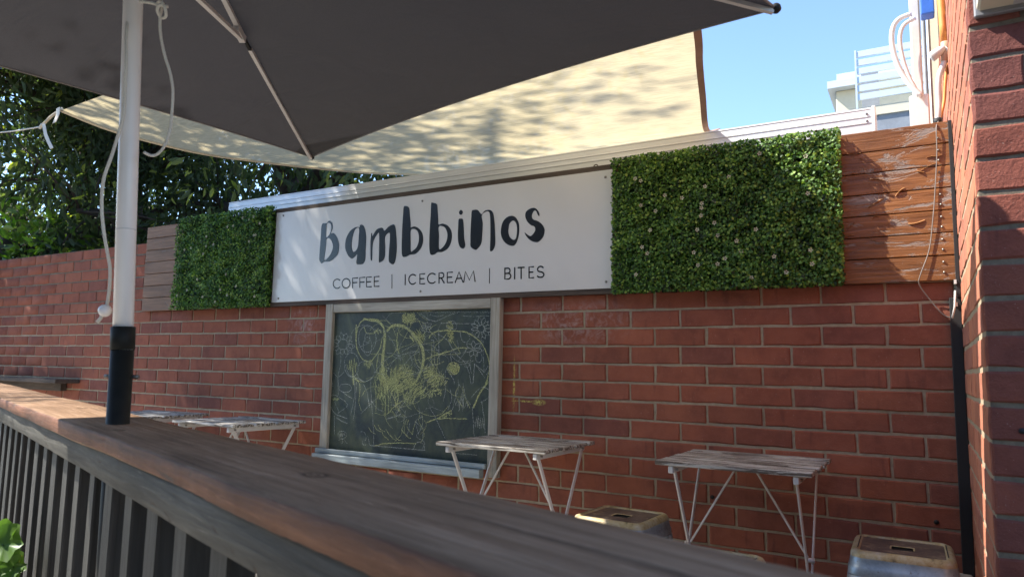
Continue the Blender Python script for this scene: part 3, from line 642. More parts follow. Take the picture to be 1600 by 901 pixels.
# ================================================================== TABLES
def make_table(label):
    t = thing('folding_table', label, 'table', (0, 0, 0), 0, 'white folding tables along the wall')
    w, d, H = .55, .52, .70; n = 7; sw = d/n
    for k in range(n):
        y0 = -d/2+k*sw; bm = bmesh.new(); e = random.uniform(-.004, .004)
        bm_box(bm, -w/2+e, w/2+e, y0+.005, y0+sw-.005, H-.016+random.uniform(-.001, .001), H+random.uniform(-.0015, .0015), .0025)
        o = obj('slat', from_bm('slat', bm), SLAT, t)
    for s in (-1, 1):
        x = s*(w/2-.055)
        bar('batten', (x, -d/2+.012, H-.030), (x, d/2-.012, H-.030), .018, .026, WHITEM, t, (0, 0, 1), .002)
        for q in (-1, 1):
            xo = x+s*(.011 if q > 0 else -.004)
            bar('leg', (xo, q*(d/2-.05), H-.035), (xo, -q*(d/2-.07), .0), .007, .020, WHITEM, t, (0, 1, 0), .0015)
        bar('brace', (s*.028, .0, H-.02), (s*(w/2-.058), 0, .365), .007, .011, WHITEM, t, (0, 1, 0), .001)
        tube('pivot', [(x-.012, 0, .357), (x+.020*s, 0, .357)], .009, WHITEM, t, 8)
        for q in (-1, 1): tube('rivet', [(x-.016, q*(d/2-.05), H-.030), (x+.018, q*(d/2-.05), H-.030)], .005, SCREWM, t, 8)
    bar('stretcher', (-w/2+.06, d/2-.09, .02), (w/2-.06, d/2-.09, .02), .007, .014, WHITEM, t)
    bar('stretcher', (-w/2+.06, -d/2+.09, .02), (w/2-.06, -d/2+.09, .02), .007, .014, WHITEM, t)
    return t
t0 = make_table('peeling white slatted table nearest the brick corner at the right')
t0.location = (-.250, -.315, 0)
dup(t0, (-1.275, -.30, 0), .01, 'peeling white slatted table overlapping the right edge of the blackboard')
dup(t0, (-3.155, -.305, 0), -.03, 'peeling white slatted table left of the blackboard, beyond the rail')
dup(t0, (-4.02, -.33, 0), .12, 'peeling white slatted table mostly hidden behind the black umbrella sleeve')

# ================================================================== STOOLS
def rrect(h, r, n=5, hy=None):
    hy = hy or h; P = []
    for (sx, sy, a0) in ((1, 1, 0), (-1, 1, 90), (-1, -1, 180), (1, -1, 270)):
        for k in range(n+1): a = math.radians(a0+90*k/n); P.append((sx*(h-r)+r*math.cos(a), sy*(hy-r)+r*math.sin(a)))
    return P
def loft(name, rings, mat, parent, cap_top=False, cap_bot=False, smooth=True):
    n = len(rings[0]); V = [v for r in rings for v in r]; F = []
    for i in range(len(rings)-1):
        for k in range(n): a, b = i*n+k, i*n+(k+1) % n; F.append((a, b, b+n, a+n))
    if cap_top: F.append(tuple((len(rings)-1)*n+k for k in range(n)))
    if cap_bot: F.append(tuple(reversed(range(n))))
    me = mesh_py(name, V, F, smooth); return obj(name, me, mat, parent)
def ring(h, r, z, n=5): return [(x, y, z) for x, y in rrect(h, r, n)]
def make_stool(label):
    t = thing('metal_stool', label, 'stool', (0, 0, 0), 0, 'worn metal stools under the tables')
    H, h = .45, .155
    loft('rim', [ring(h-.028, .018, H-.006), ring(h-.027, .018, H-.001), ring(h-.016, .032, H+.001), ring(h-.006, .040, H-.003), ring(h, .045, H-.012), ring(h+.001, .045, H-.022)], YELW, t)
    # seat panel with its rectangular hand hole
    P = ring(h-.028, .018, H-.006); q = [(x, y, H-.0075) for x, y in rrect(.033, .007, 5, .025)]
    n = len(P); obj('seat', mesh_py('seat', P+q, [(k, (k+1) % n, n+(k+1) % n, n+k) for k in range(n)]), RUSTP, t)
    obj('hand_hole_lip', mesh_py('hand_hole_lip', q+[(x*1.16, y*1.18, H-.0060) for x, y, z in q], [(k, (k+1) % n, n+(k+1) % n, n+k) for k in range(n)]), YELW, t)
    obj('hole_shade', mesh_py('hole_shade', ring(h-.02, .03, H-.013), [tuple(range(n))]), BLACKR, t)  # black sheet stands in for the shaded inside seen through the hand hole
    for s in (-1, 1):
        for ax in (0, 1):
            u = lambda a, b: (a, b, H+.0022) if ax == 0 else (b, a, H+.0022)
            obj('groove', mesh_py('groove', [u(-.10, s*(h-.024)), u(.10, s*(h-.024)), u(.10, s*(h-.0205)), u(-.10, s*(h-.0205))], [(0, 1, 2, 3)]), BLACKR, t)
    loft('skirt', [ring(h+.0005, .045, H-.022), ring(h+.006, .045, H-.050), ring(h+.0085, .045, H-.053), ring(h+.010, .045, H-.078)], GALV, t)
    for sx in (-1, 1):
        for sy in (-1, 1):
            V = []
            for z, hh, wd in ((H-.0785, h+.010, .075), (H-.16, h+.018, .058), (.02, h+.048, .034), (0, h+.049, .034)):
                rr = .03
                for (a, b) in ((hh-wd, hh), (hh-rr, hh), (hh-rr*.3, hh-rr*.3), (hh, hh-rr), (hh, hh-wd)): V.append((sx*a, sy*b, z))
            F = [(i*5+k, i*5+k+1, (i+1)*5+k+1, (i+1)*5+k) for i in range(3) for k in range(4)]
            o = obj('leg', mesh_py('leg', V, F, True), GALV, t); md = o.modifiers.new('s', 'SOLIDIFY'); md.thickness = .002
    bar('cross_brace', (-h-.02, -h-.02, .17), (h+.02, h+.02, .17), .012, .004, GALV, t); bar('cross_brace', (-h-.02, h+.02, .175), (h+.02, -h-.02, .175), .012, .004, GALV, t)
    return t
st0 = make_stool('worn grey metal stool standing in the corner at the right'); st0.location = (.275, -.335, 0); st0.rotation_euler.z = .02
dup(st0, (-.735, -.375, 0), -.06, 'worn grey metal stool between the two right-hand tables')
dup(st0, (-.255, -.885, 0), -.05, 'worn metal stool of which only the yellowed rim shows above the rail')
dup(st0, (-1.35, -1.30, 0), .2, 'worn metal stool glimpsed low between the railing pickets')
cbk = thing('concrete_block', 'small pale concrete block in the wall corner beside the stool', 'block', (.46, -.07, 0))
bm = bmesh.new(); bm_box(bm, -.03, .032, -.05, .06, 0, .318, .008); obj('block', from_bm('block', bm), m_flat('old_concrete', (.36, .32, .26), .95, 0, .2, 30, .5), cbk)

# ================================================================== RAILING
th = math.atan(-.35); RU = Vector((-math.cos(th), -math.sin(th), 0)); RN = Vector((RU.y, -RU.x, 0))    # along (to the left), towards the wall
RO = Vector((-.5, -2.5815, 0))
rail = thing('railing', 'weathered timber railing with a wide cap and dark pickets in front', 'railing', tuple(RO), math.atan2(-RU.y, -RU.x))
# local axes of the railing: +x runs to the right (camera end), +y towards the wall
def lumpy(name, x0, x1, y0, y1, z0, z1, n, amp, mats, bev=.006, seed=1):
    R = random.Random(seed); V, F = [], []
    prof = [(y0, z0+.003), (y0, z1-bev), (y0+bev*.35, z1-bev*.3), (y0+bev*1.2, z1), (y0*.75+y1*.25, z1), (y0*.5+y1*.5, z1+.001), (y0*.25+y1*.75, z1), (y1-bev, z1), (y1, z1-bev), (y1, z0), (y0+.004, z0)]
    m = len(prof)
    ph = [R.uniform(0, 6) for _ in range(8)]
    for i in range(n+1):
        x = x0+(x1-x0)*i/n
        w = amp*(math.sin(x*2.1+ph[0])+.6*math.sin(x*5.3+ph[1])+.35*math.sin(x*13+ph[2]))
        for k, (y, z) in enumerate(prof):
            nk = .0 if k in (9, 10) else 1
            V.append((x, y+(w if y < (y0+y1)/2 else w*.4)+R.gauss(0, amp*.10)*nk, z+nk*(amp*.45*math.sin(x*3.1+ph[3]+k*.4)+R.gauss(0, amp*.06))))
    for i in range(n):
        for k in range(m): a, b = i*m+k, i*m+(k+1) % m; F.append((a, b, b+m, a+m))
    F.append(tuple(range(m))); F.append(tuple(n*m+k for k in reversed(range(m))))
    me = mesh_py(name, V, F, True); o = obj(name, me, mats[0], rail)
    for mm in mats[1:]: me.materials.append(mm)
    if len(mats) > 1:
        for i in range(n):
            for k in range(2): me.polygons[i*m+k].material_index = 1
    bm = bmesh.new(); bm.from_mesh(me); bmesh.ops.recalc_face_normals(bm, faces=bm.faces); bm.to_mesh(me); bm.free(); me.shade_auto_smooth(angle=.6) if hasattr(me, 'shade_auto_smooth') else None
    return o
XL, XR = -4.3, 1.02
lumpy('cap', XL, XR, 0, .192, .854, .889, 420, .0040, (RAILW, RAILE), .0045, 3)
lumpy('fascia', XL, XR, .013, .048, .795, .8535, 120, .0018, (FASC,), .004, 5)
lumpy('bottom_rail', XL, XR, .014, .05, .10, .17, 30, .001, (PICK,), .004, 6)
k = 0; x = -.01
pm = {}
while x > XL+.1:
    bm = bmesh.new(); bm_box(bm, -.033, .033, -.021, .021, -.37, .37, .004)
    if 'p' not in pm: pm['p'] = from_bm('picket', bm); pm['p'].materials.append(PICK)
    obj('picket', pm['p'], None, rail, (x+random.uniform(-.006, .006), .072, .45), (0, random.uniform(-.008, .008), random.uniform(-.05, .05)))
    x -= .1655
for x in (.16, .325, .49, .655, .82): obj('picket', pm['p'], None, rail, (x, .072, .45), (0, random.uniform(-.006, .006), 0))
for x in (-2.35, XL+.06): box('post', x-.045, x+.045, .121, .185, 0, .852, DARKW, rail, .004)

# ================================================================== UMBRELLA
HUB = Vector((-1.262, -2.283, 2.30)); PB = Vector((-1.187, -2.245, 0))
um = thing('patio_umbrella', 'large dark square umbrella on a white pole rising through the rail', 'umbrella', tuple(PB))
PT = HUB-PB
def along(z): f = max(0, (z-.7)/(2.30-.7)); return Vector((PT.x*f, PT.y*f, z))
tube('pole', [along(1.04), along(1.5), along(1.9), along(2.33)], .0215, POLEW, um, 20)
tube('pole_joint', [along(1.3285), along(1.3305)], .0218, GREYC, um, 20)
tube('sleeve', [along(.0), along(1.055)], .0242, BLACKP, um, 20); tube('sleeve_collar', [along(1.055), along(1.0555), along(1.106), along(1.1065)], [.0244, .0256, .0256, .0225], BLACKP, um, 20)
for s in (-1, 1): a = along(.995); tube('bolt', [a+Vector((s*.024, s*.010, 0)), a+Vector((s*.038, s*.016, 0))], .0045, SCREWM, um, 8)
bm = bmesh.new(); bm_box(bm, -.16, .16, -.16, .16, 0, .06, .02); obj('base', from_bm('base', bm), BLACKP, um)
A = Vector((-2.045, -.915, 1.982)); B = Vector((.065, -1.335, 1.985)); D = Vector((-2.475, -3.02, 1.985)); Cc = Vector((-.37, -3.45, 1.985))
CORN = [A, B, Cc, D]; APEX = HUB+Vector((0, 0, .05))
V, F = [], []; N = 14
def panel(P, Q, s):
    base = len(V)
    for i in range(N+1):
        t = i/N
        for j in range(i+1):
            u = j/i if i else 0
            p = APEX.lerp(P.lerp(Q, u), t)
            e = 4*u*(1-u)*t*t
            inward = (APEX-P.lerp(Q, .5)); inward.z = 0; inward.normalize()
            p = p+inward*.050*e+Vector((0, 0, .006*e-.03*math.sin(math.pi*t)*(1-.35*4*u*(1-u))+.0)); V.append(p-PB)
    idx = lambda i, j: base+i*(i+1)//2+j
    for i in range(N):
        for j in range(i+1):
            F.append((idx(i, j), idx(i+1, j), idx(i+1, j+1)))
            if j < i: F.append((idx(i, j), idx(i+1, j+1), idx(i, j+1)))
    return [V[idx(N, j)] for j in range(N+1)]
edges = [panel(CORN[k], CORN[(k+1) % 4], k) for k in range(4)]
cn = obj('canopy', mesh_py('canopy', V, F, True), CANOPY, um)
for e in edges: tube('hem', e, .0035, HEMM, cn, 6)
for kx, c in enumerate(CORN):
    tip = c-PB; top = APEX-PB
    rp = []
    for i in range(9):
        t = .04+.955*i/8; q = top.lerp(tip, t); rp.append(q+Vector((0, 0, -.03*math.sin(math.pi*t)-.011)))
    f = .44
    k0 = top.lerp(tip, f)+Vector((0, 0, -.03*math.sin(math.pi*f)-.012))
    ra = bar('rib', rp[0], k0, .016, .012, WHITEM, um); rr = bar('rib', k0+(rp[-1]-k0)*.10, rp[-1], .013, .012, WHITEM, um)
    bar('rib_joint', k0-(rp[-1]-k0)*.02, k0+(rp[-1]-k0)*.12, .010, .009, BLACKP, um)
    bar('strut', along(2.045)+(k0-along(2.045)).normalized()*.02, k0+Vector((0, 0, -.018)), .015, .012, WHITEM, um)
    bar('clamp', k0-(rp[-1]-k0).normalized()*.045+Vector((0, 0, -.010)), k0+(rp[-1]-k0).normalized()*.022+Vector((0, 0, -.010)), .022, .026, WHITEM, um, (0, 0, 1), .002)
    bm = bmesh.new(); bmesh.ops.create_uvsphere(bm, u_segments=10, v_segments=6, radius=.014); o = obj('tip_pocket', from_bm('tip_pocket', bm, True), BLACKP, um, tip)
tube('runner', [along(2.02), along(2.07)], .036, WHITEM, um, 16); tube('hub', [along(2.255), along(2.32)], .04, WHITEM, um, 16)
# cords hanging from the umbrella
def at_pole(px, py, extra=0.0):
    d = ray(px, py); tt = (np.array([-1.21, -2.25, 1.5])-CP)@CF; return Vector(CP+d*(tt+extra))
c1 = [at_pole(*p) for p in ((202, 32, -.03), (196, 60, -.03), (196, 105, -.03), (195, 140, -.03), (199, 172, -.03), (203, 192, -.035))]
lc = [at_pole(*p) for p in ((207, 8, .04), (200, 30, .02), (197, 60, -.01), (197, 100, -.03), (195, 140, -.03), (193, 180, -.03), (185, 210, -.03), (174, 245, -.03), (162, 280, -.03), (159, 320, -.03), (162, 360, -.03), (168, 395, -.03), (172, 420, -.03), (171, 450, -.03), (167, 478, -.03))]
cd = thing('cord', 'pale pull cord hanging left of the umbrella pole, ending in a round bead', 'cord', tuple(lc[-1]))
tube('line', [p-lc[-1] for p in spline(lc, 5)], .0036, ROPE, cd, 8)
bm = bmesh.new(); bmesh.ops.create_uvsphere(bm, u_segments=14, v_segments=10, radius=.0145); obj('bead', from_bm('bead', bm, True), POLEW, cd, (at_pole(164, 485, -.03)-lc[-1]))
tl = [at_pole(*p) for p in ((161, 490, -.03), (157, 497, -.03), (152, 503, -.03))]; tube('tail', [p-lc[-1] for p in tl], .0042, ROPE, cd, 8)
rc = [at_pole(*p) for p in ((219, 3, .0), (232, 4, -.02), (246, 8, -.02), (252, 14, -.02), (250, 28, -.02), (251, 55, -.02), (257, 85, -.02), (266, 115, -.02), (270, 140, -.02), (269, 170, -.02), (266, 200, -.02), (258, 226, -.02), (247, 240, -.02), (236, 243, -.025), (225, 238, -.04))]
ce = thing('cord', 'pale knotted cord looping down right of the umbrella pole', 'cord', tuple(rc[0]))
tube('line', [p-rc[0] for p in spline(rc, 5)], .0034, ROPE, ce, 8)
kn = [at_pole(*p) for p in ((246, 5, -.02), (252, 3, -.03), (258, 14, -.035), (259, 26, -.03), (252, 28, -.02), (246, 18, -.03), (248, 9, -.035), (255, 10, -.03), (262, 11, -.02))]
tube('knot', [p-rc[0] for p in spline(kn, 5)], .0034, ROPE, ce, 8)

# ================================================================== SHADE SAIL
def bez(P, n):
    return [Vector(p) for p in spline(P, n)]
EL = [at_y(95, 173, -1.05), at_y(180, 206, -.83), at_y(300, 237, -.55), at_y(400, 252, -.28), at_y(487, 262, -.06), at_y(575, 270, .17), at_y(668, 273, .40)]   # left edge, seen against the trees
HN = [(-.515, .40, 2.285), at_y(1104, 203, .22), at_y(1098, 150, -.20), at_y(1093, 100, -.55), at_y(1090, 50, -.90), (-.19, -1.32, 2.31)]       # right hem
SO = Vector((-1.8, -.3, 2.3))
sa = thing('shade_sail', 'cream shade sail stretched above the sign behind the dark umbrella', 'shade sail', tuple(SO))
n1, n2 = 30, 40
LE = bez(EL, 5); HE = bez(HN, 6); LEn = [LE[int(i*(len(LE)-1)/n1)] for i in range(n1+1)]; HEr = list(reversed(HE)); HEn = [HEr[int(i*(len(HEr)-1)/n1)] for i in range(n1+1)]
V = []
for i in range(n1+1):
    a, b = LEn[i], HEn[i]
    for j in range(n2+1):
        u = j/n2; s = i/n1; p = a.lerp(b, u); e = 4*u*(1-u)
        p.z += .035*e*(1-s)-.008*e*s+.004*math.sin(u*23+s*3)*e*s; p.y += .0*e*(1-s)*(1-s)
        V.append(p-SO)
F = [(i*(n2+1)+j, i*(n2+1)+j+1, (i+1)*(n2+1)+j+1, (i+1)*(n2+1)+j) for i in range(n1) for j in range(n2)]
obj('cloth', mesh_py('cloth', V, F, True), SAIL, sa)
hp = [p-SO+Vector((0, 0, -.004)) for p in HE]; Vh, Fh = [], []
for i, p in enumerate(hp): Vh += [p+Vector((-.014, 0, .0)), p+Vector((.014, 0, .001)), p+Vector((.014, 0, .006)), p+Vector((-.014, 0, .005))]
for i in range(len(hp)-1):
    for q in range(4): a, b = i*4+q, i*4+(q+1) % 4; Fh.append((a, b, b+4, a+4))
obj('webbing_hem', mesh_py('webbing_hem', Vh, Fh), SAILH, sa)
SAILL = m_flat('cream_webbing', (.56, .49, .36), .85)
hp = [p-SO+Vector((0, 0, -.003)) for p in LE]; Vh, Fh = [], []
for i, p in enumerate(hp): Vh += [p+Vector((-.004, 0, -.004)), p+Vector((.02, 0, -.002)), p+Vector((.02, 0, .003)), p+Vector((-.004, 0, .003))]
for i in range(len(hp)-1):
    for q in range(4): a, b = i*4+q, i*4+(q+1) % 4; Fh.append((a, b, b+4, a+4))
obj('webbing_hem', mesh_py('webbing_hem', Vh, Fh), SAILL, sa)
Lc = Vector(EL[0])
def strap(pts, w):
    P = [Vector(at_y(*p)) for p in pts]; Vh, Fh = [], []
    for i, p in enumerate(P): Vh += [p-SO+Vector((-w, -.02, 0)), p-SO+Vector((w, -.02, .004))]
    Fh = [(2*i, 2*i+1, 2*i+3, 2*i+2) for i in range(len(P)-1)]
    o = obj('strap', mesh_py('strap', Vh, Fh), ROPE, sa); md = o.modifiers.new('s', 'SOLIDIFY'); md.thickness = .003
strap([(97, 171, -1.05), (96, 182, -1.05), (91, 194, -1.05)], .018); strap([(74, 196, -1.05), (77, 212, -1.05), (82, 224, -1.05), (87, 234, -1.05)], .015)
EP = [at_y(97, 170, -1.05), at_y(80, 182, -1.05), at_y(64, 198, -1.05)]
tube('corner_web', [Vector(p)-SO for p in EP], .009, SAILL, sa, 6)
rp = thing('tie_rope', 'thin white rope tying the sail corner off to the left', 'rope', tuple(at_y(64, 198, -1.05)))
rq = [Vector(at_y(*p)) for p in ((64, 198, -1.05), (40, 202, -1.05), (0, 207, -1.05), (-120, 215, -1.05))]
tube('line', [p-rq[0] for p in spline(rq, 4)], .004, ROPE, rp, 6); tube('knot', [rq[0]-rq[0]+Vector((.012*math.cos(a), 0, .012*math.sin(a*1.5))) for a in (0, 1, 2, 3, 4, 5)], .008, ROPE, rp, 6)

# ================================================================== ROOF EDGE BEHIND THE WALL
ge = thing('roof_gutter', 'long white metal roof gutter running behind the top of the sign', 'gutter', (-1.85, .1, 2.0))
GO = Vector((-1.85, .1, 2.0)); gx0, gx1 = -3.905, .212
prof = [(0, 1.95), (0, 2.104), (-.0025, 2.107), (-.0025, 2.112), (.0, 2.115), (.001, 2.133), (-.0015, 2.135), (-.0015, 2.139), (.001, 2.141), (.003, 2.166), (.001, 2.170), (.002, 2.175), (.008, 2.178), (.13, 2.177), (.13, 1.95)]
n = len(prof)
o = obj('gutter', mesh_py('gutter', [(x-GO.x, y, z-GO.z) for x in (gx0, gx1) for y, z in prof], [(k, (k+1) % n, n+(k+1) % n, n+k) for k in range(n)]+[tuple(range(n))]), GUTM, ge)
bm = bmesh.new(); bm_box(bm, gx1+.0005-GO.x, gx1+.014-GO.x, -.006, .132, 1.948-GO.z, 2.180-GO.z, .002); obj('end_cap', from_bm('end_cap', bm), GUTM, ge)
for z in (2.118, 2.150): tube('rivet', [(gx1-.02-GO.x, -.005, z-GO.z), (gx1-.02-GO.x, .004, z-GO.z)], .005, GREYM, ge, 8)
bm = bmesh.new(); bm_box(bm, gx0-GO.x, gx1-GO.x, .131, 2.4, 2.10-GO.z, 2.14-GO.z, .002); obj('roof_sheet', from_bm('roof_sheet', bm), GUTM, ge)
sl = box('roof_flashing', gx1+.03, XB-.003, .25, .36, 2.055, 2.095, SCRW); tag(sl, 'pale blue metal flashing between the gutter end and the brick side wall', 'flashing')

# ================================================================== SMALL THINGS ON THE RIGHT
bs = thing('corner_strip', 'black strip down the inside corner beside the stool', 'strip', (.478, -.012, 0))
box('strip', -.020, .018, -.014, .010, 0, 1.335, BLACKR, bs, .002); box('strip_top', .004, .017, -.024, .010, 1.3352, 2.03, BLACKR, bs, .001)  # plain black strip filling the corner
for z in (1.386, 1.30): box('clip', -.002, .006, -.030, -.0142, z, z+.016, WHITEM, bs)
tube('cable_tie', [(.0, -.03, 1.36), (-.004, -.034, 1.30), (-.014, -.034, 1.255)], .0035, WHITEM, bs, 6)
wq = [Vector(at_y(*p)) for p in ((1466, 190, -.01), (1463, 200, -.04), (1464, 240, -.042), (1461, 300, -.04), (1458, 340, -.042), (1452, 390, -.04), (1438, 430, -.042), (1437, 445, -.03), (1455, 470, -.012), (1475, 492, -.012), (1497, 498, -.015))]
wi = thing('hanging_wire', 'thin loose wire dangling down the varnished boards at the right', 'wire', tuple(wq[-1])); tube('line', [p-wq[-1] for p in spline(wq, 5)], .0022, WIREM, wi, 6)
# conduits and spotlight on the side wall just behind the board tops
cq = [Vector(at_y(*p)) for p in ((1468, -40, .06), (1470, 0, .06), (1473, 40, .06), (1475, 66, .06))]
c1 = thing('conduit', 'orange conduit on the sunlit side wall above the boards', 'conduit', tuple(cq[-1])); tube('pipe', [p-cq[-1] for p in cq], .0135, ORNG, c1, 10)
cq2 = [Vector(at_y(*p)) for p in ((1476, 66, .06), (1477, 80, .06), (1476, 96, .06), (1468, 118, .06), (1466, 140, .06), (1467, 165, .06), (1465, 190, .06))]
c2 = thing('conduit', 'bent grey conduit running down to the top of the boards', 'conduit', tuple(cq2[-1])); tube('pipe', [p-cq2[-1] for p in spline(cq2, 5)], .011, GREYC, c2, 10)
tube('coupling', [cq2[0]-cq2[-1], cq2[1]-cq2[-1], cq2[2]-cq2[-1]], .0150, m_flat('tan_coupling', (.50, .32, .22), .5), c2, 10); tube('foot', [Vector((0, 0, .012)), Vector((0, 0, -.015))], .016, BLACKR, c2, 10)
cq3 = [Vector(at_y(*p)) for p in ((1480, 100, .09), (1477, 130, .09), (1475, 160, .09), (1468, 188, .09))]
c3 = thing('cable', 'thin orange cable beside the bent grey conduit', 'cable', tuple(cq3[-1])); tube('line', [p-cq3[-1] for p in spline(cq3, 4)], .006, ORNG, c3, 8)
s0, s1 = Vector(at_y(1476, 74, .05)), Vector(at_y(1455, 90, .05))
sp = thing('spotlight', 'small white spotlight fixed to the conduit', 'lamp', tuple(s0)); tube('head', [Vector((0, 0, 0)), (s1-s0)*.25, (s1-s0)], [.010, .016, .022], WHITEM, sp, 12); tube('bracket', [Vector((0, 0, 0)), Vector((.02, 0, -.03))], .006, GREYC, sp, 8)
def vert(px0, px1, y, z0, z1, m, name, par, org, dep=.07):
    a, b = at_y(px0, 100, y)[0], at_y(px1, 100, y)[0]; bm = bmesh.new(); bm_box(bm, a-org.x, b-org.x, y-org.y, y+dep-org.y, z0-org.z, z1-org.z, .008); return obj(name, from_bm(name, bm, False), m, par)
wo = Vector((.42, .9, 2.1)); wp = thing('service_duct', 'white vertical service duct and pipes beside the brick side wall', 'duct', tuple(wo))
vert(1424, 1441, .90, 2.05, 3.3, WHITEM, 'duct', wp, wo); vert(1450, 1456, 1.0, 2.05, 3.3, WHITEM, 'pipe', wp, wo, .04); vert(1442, 1449, 1.05, 2.4, 3.3, GREYM, 'back_plate', wp, wo, .02); vert(1418, 1450, .86, 2.05, 2.47, WHITEM, 'trunking', wp, wo, .035)
for pts in (((1440, 150), (1418, 128), (1402, 100), (1394, 70), (1395, 45), (1405, 30), (1424, 22)), ((1436, 150), (1420, 120), (1410, 90), (1406, 60), (1412, 40), (1430, 28))):
    P = [Vector(at_y(a, b, .84)) for a, b in pts]; cl = thing('cable_loop', 'white cable bowed out from the service duct, the '+('wider outer loop' if pts[0][0] == 1440 else 'narrower inner loop'), 'cable', tuple(P[0]), 0, 'white cable loops')
    tube('line', [p-P[0] for p in spline(P, 5)], .013 if pts[0][0] == 1440 else .011, WHITEM, cl, 10)
q = at_y(1449, 12, .80); bb = thing('blue_box', 'small blue plastic box high on the side wall', 'box', tuple(q)); bm = bmesh.new(); bm_box(bm, -.03, .03, -.03, .05, -.045, .12, .005); obj('casing', from_bm('casing', bm), BLUEM, bb)
# box fixed to the front of the building
mo = Vector((.51, YB, 1.93)); mb = thing('wall_unit', 'cream and grey wall unit at the top right, only its underside showing', 'wall unit', tuple(mo))
bm = bmesh.new(); bm_box(bm, .006, .8, -.085, -.004, .014, .55, .006); obj('casing', from_bm('casing', bm), CREAM, mb)
bm = bmesh.new(); bm_box(bm, 0, .806, -.018, -.0005, 0, .55, .003); obj('back_frame', from_bm('back_frame', bm), m_flat('grey_frame', (.30, .30, .31), .4, .4), mb)
for k in range(4): box('vent_strip', .08+k*.16, .16+k*.16, -.060, -.030, .008, .0135, m_flat('vent_grey', (.42, .42, .42), .5), mb)

# ================================================================== FAR BUILDING
ao = Vector((0, 5, 0)); ab = thing('apartment_building', 'cream apartment block with a pale slatted balcony screen behind the gutter', 'building', tuple(ao))
y = 5.0
def R4(px0, py0, px1, py1, yy): a, b = at_y(px0, py1, yy), at_y(px1, py0, yy); return a[0], b[0], a[2], b[2]
a = at_y(1339, 84, y); b = at_y(1341, 164, y); x0 = b[0]; zb, zt = b[2], a[2]
pt = (zt-zb)/6.0
for k in range(6):
    box('slat', x0, x0+1.2, -.012, .012, zb+.02+k*pt+pt*.30, zb+.02+(k+1)*pt, SCRW, ab)
for xx in (x0-.02, x0+.95): box('screen_post', xx, xx+.018, -.02, .02, zb-.05, zb+6*pt+.03, SCRW, ab)
box('return_panel', x0+.02, x0+.19, .30, .33, zb, zb+6*pt-.12, GREYM, ab)
box('balcony_slab', x0+.0, x0+1.4, .02, 2.2, zb-.13, zb-.03, CREAM, ab); box('soffit', x0+.02, x0+1.4, .04, 2.2, zb-.45, zb-.131, GREYM, ab)
box('lower_band', x0-.3, x0+1.4, -.3, -.2, zb-1.6, zb-.47, SCRW, ab)
cx0, cx1, cz0, cz1 = R4(1307, 137, 1345, 180, 7.0)
bm = bmesh.new(); bm_box(bm, cx0, cx1+1.6, 2.0, 4.0, cz0-5, cz1, .01); obj('wall', from_bm('wall', bm), CREAM, ab)
rf = box('roof', cx0-.09, cx1+1.6, 1.85, 4.1, cz1+.001, cz1+.10, SCRW, ab); box('roof_edge', cx0+.02, cx1+1.6, 1.95, 4.0, cz1+.101, cz1+.22, SCRW, rf)
for k in range(2): w_ = box('window', x0+.28+k*.30, x0+.50+k*.30, 1.985, 1.999, zb-.05, zb+.42, WHITEM, ab); box('pane', x0+.30+k*.30, x0+.48+k*.30, 1.975, 1.984, zb-.03, zb+.40, DKGLASS, w_)

# ================================================================== SHELF on the left part of the wall
so = Vector((-6.2, -.02, .82)); sh = thing('wall_shelf', 'dark timber shelf along the left part of the brick wall', 'shelf', tuple(so))
bm = bmesh.new(); bm_box(bm, -1.1, .80, -.17, .015, .035, .068, .004); obj('top', from_bm('top', bm), DARKW, sh)
bm = bmesh.new(); bm_box(bm, -1.1, .62, -.03, .015, -.03, .034, .003); obj('ledger', from_bm('ledger', bm), DARKW, sh)

# ================================================================== TREES
def leaves(name, C, D, size, w, mat, parent, R, droop=.5, tone=None):
    """C centres, D directions; folded lance-shaped leaves of six points"""
    n = len(C); D = D/np.linalg.norm(D, axis=1)[:, None]
    s = np.cross(D, R.normal(0, 1, (n, 3))); s /= np.linalg.norm(s, axis=1)[:, None]; nn = np.cross(s, D)
    L = size*R.uniform(.6, 1.25, n)[:, None]; Wd = w*L
    V = np.stack([C, C+D*L*.35+s*Wd+nn*Wd*.35, C+D*L*.75+s*Wd*.7+nn*Wd*.2-nn*L*.06, C+D*L-nn*L*.14, C+D*L*.75-s*Wd*.7+nn*Wd*.2-nn*L*.06, C+D*L*.35-s*Wd+nn*Wd*.35], 1)
    idx = np.arange(n)[:, None]*6
    Fq = np.concatenate([idx+np.array([[0, 1, 2, 3]]), idx+np.array([[0, 3, 4, 5]])])
    rv = np.clip(R.normal(.42, .22, n) if tone is None else tone, 0, 1); rv = np.where(R.random(n) < .03, 1.0, np.minimum(rv, .9))
    return obj(name, np_mesh(name, V.reshape(-1, 3), Fq, np.repeat(rv, 6)), mat, parent)
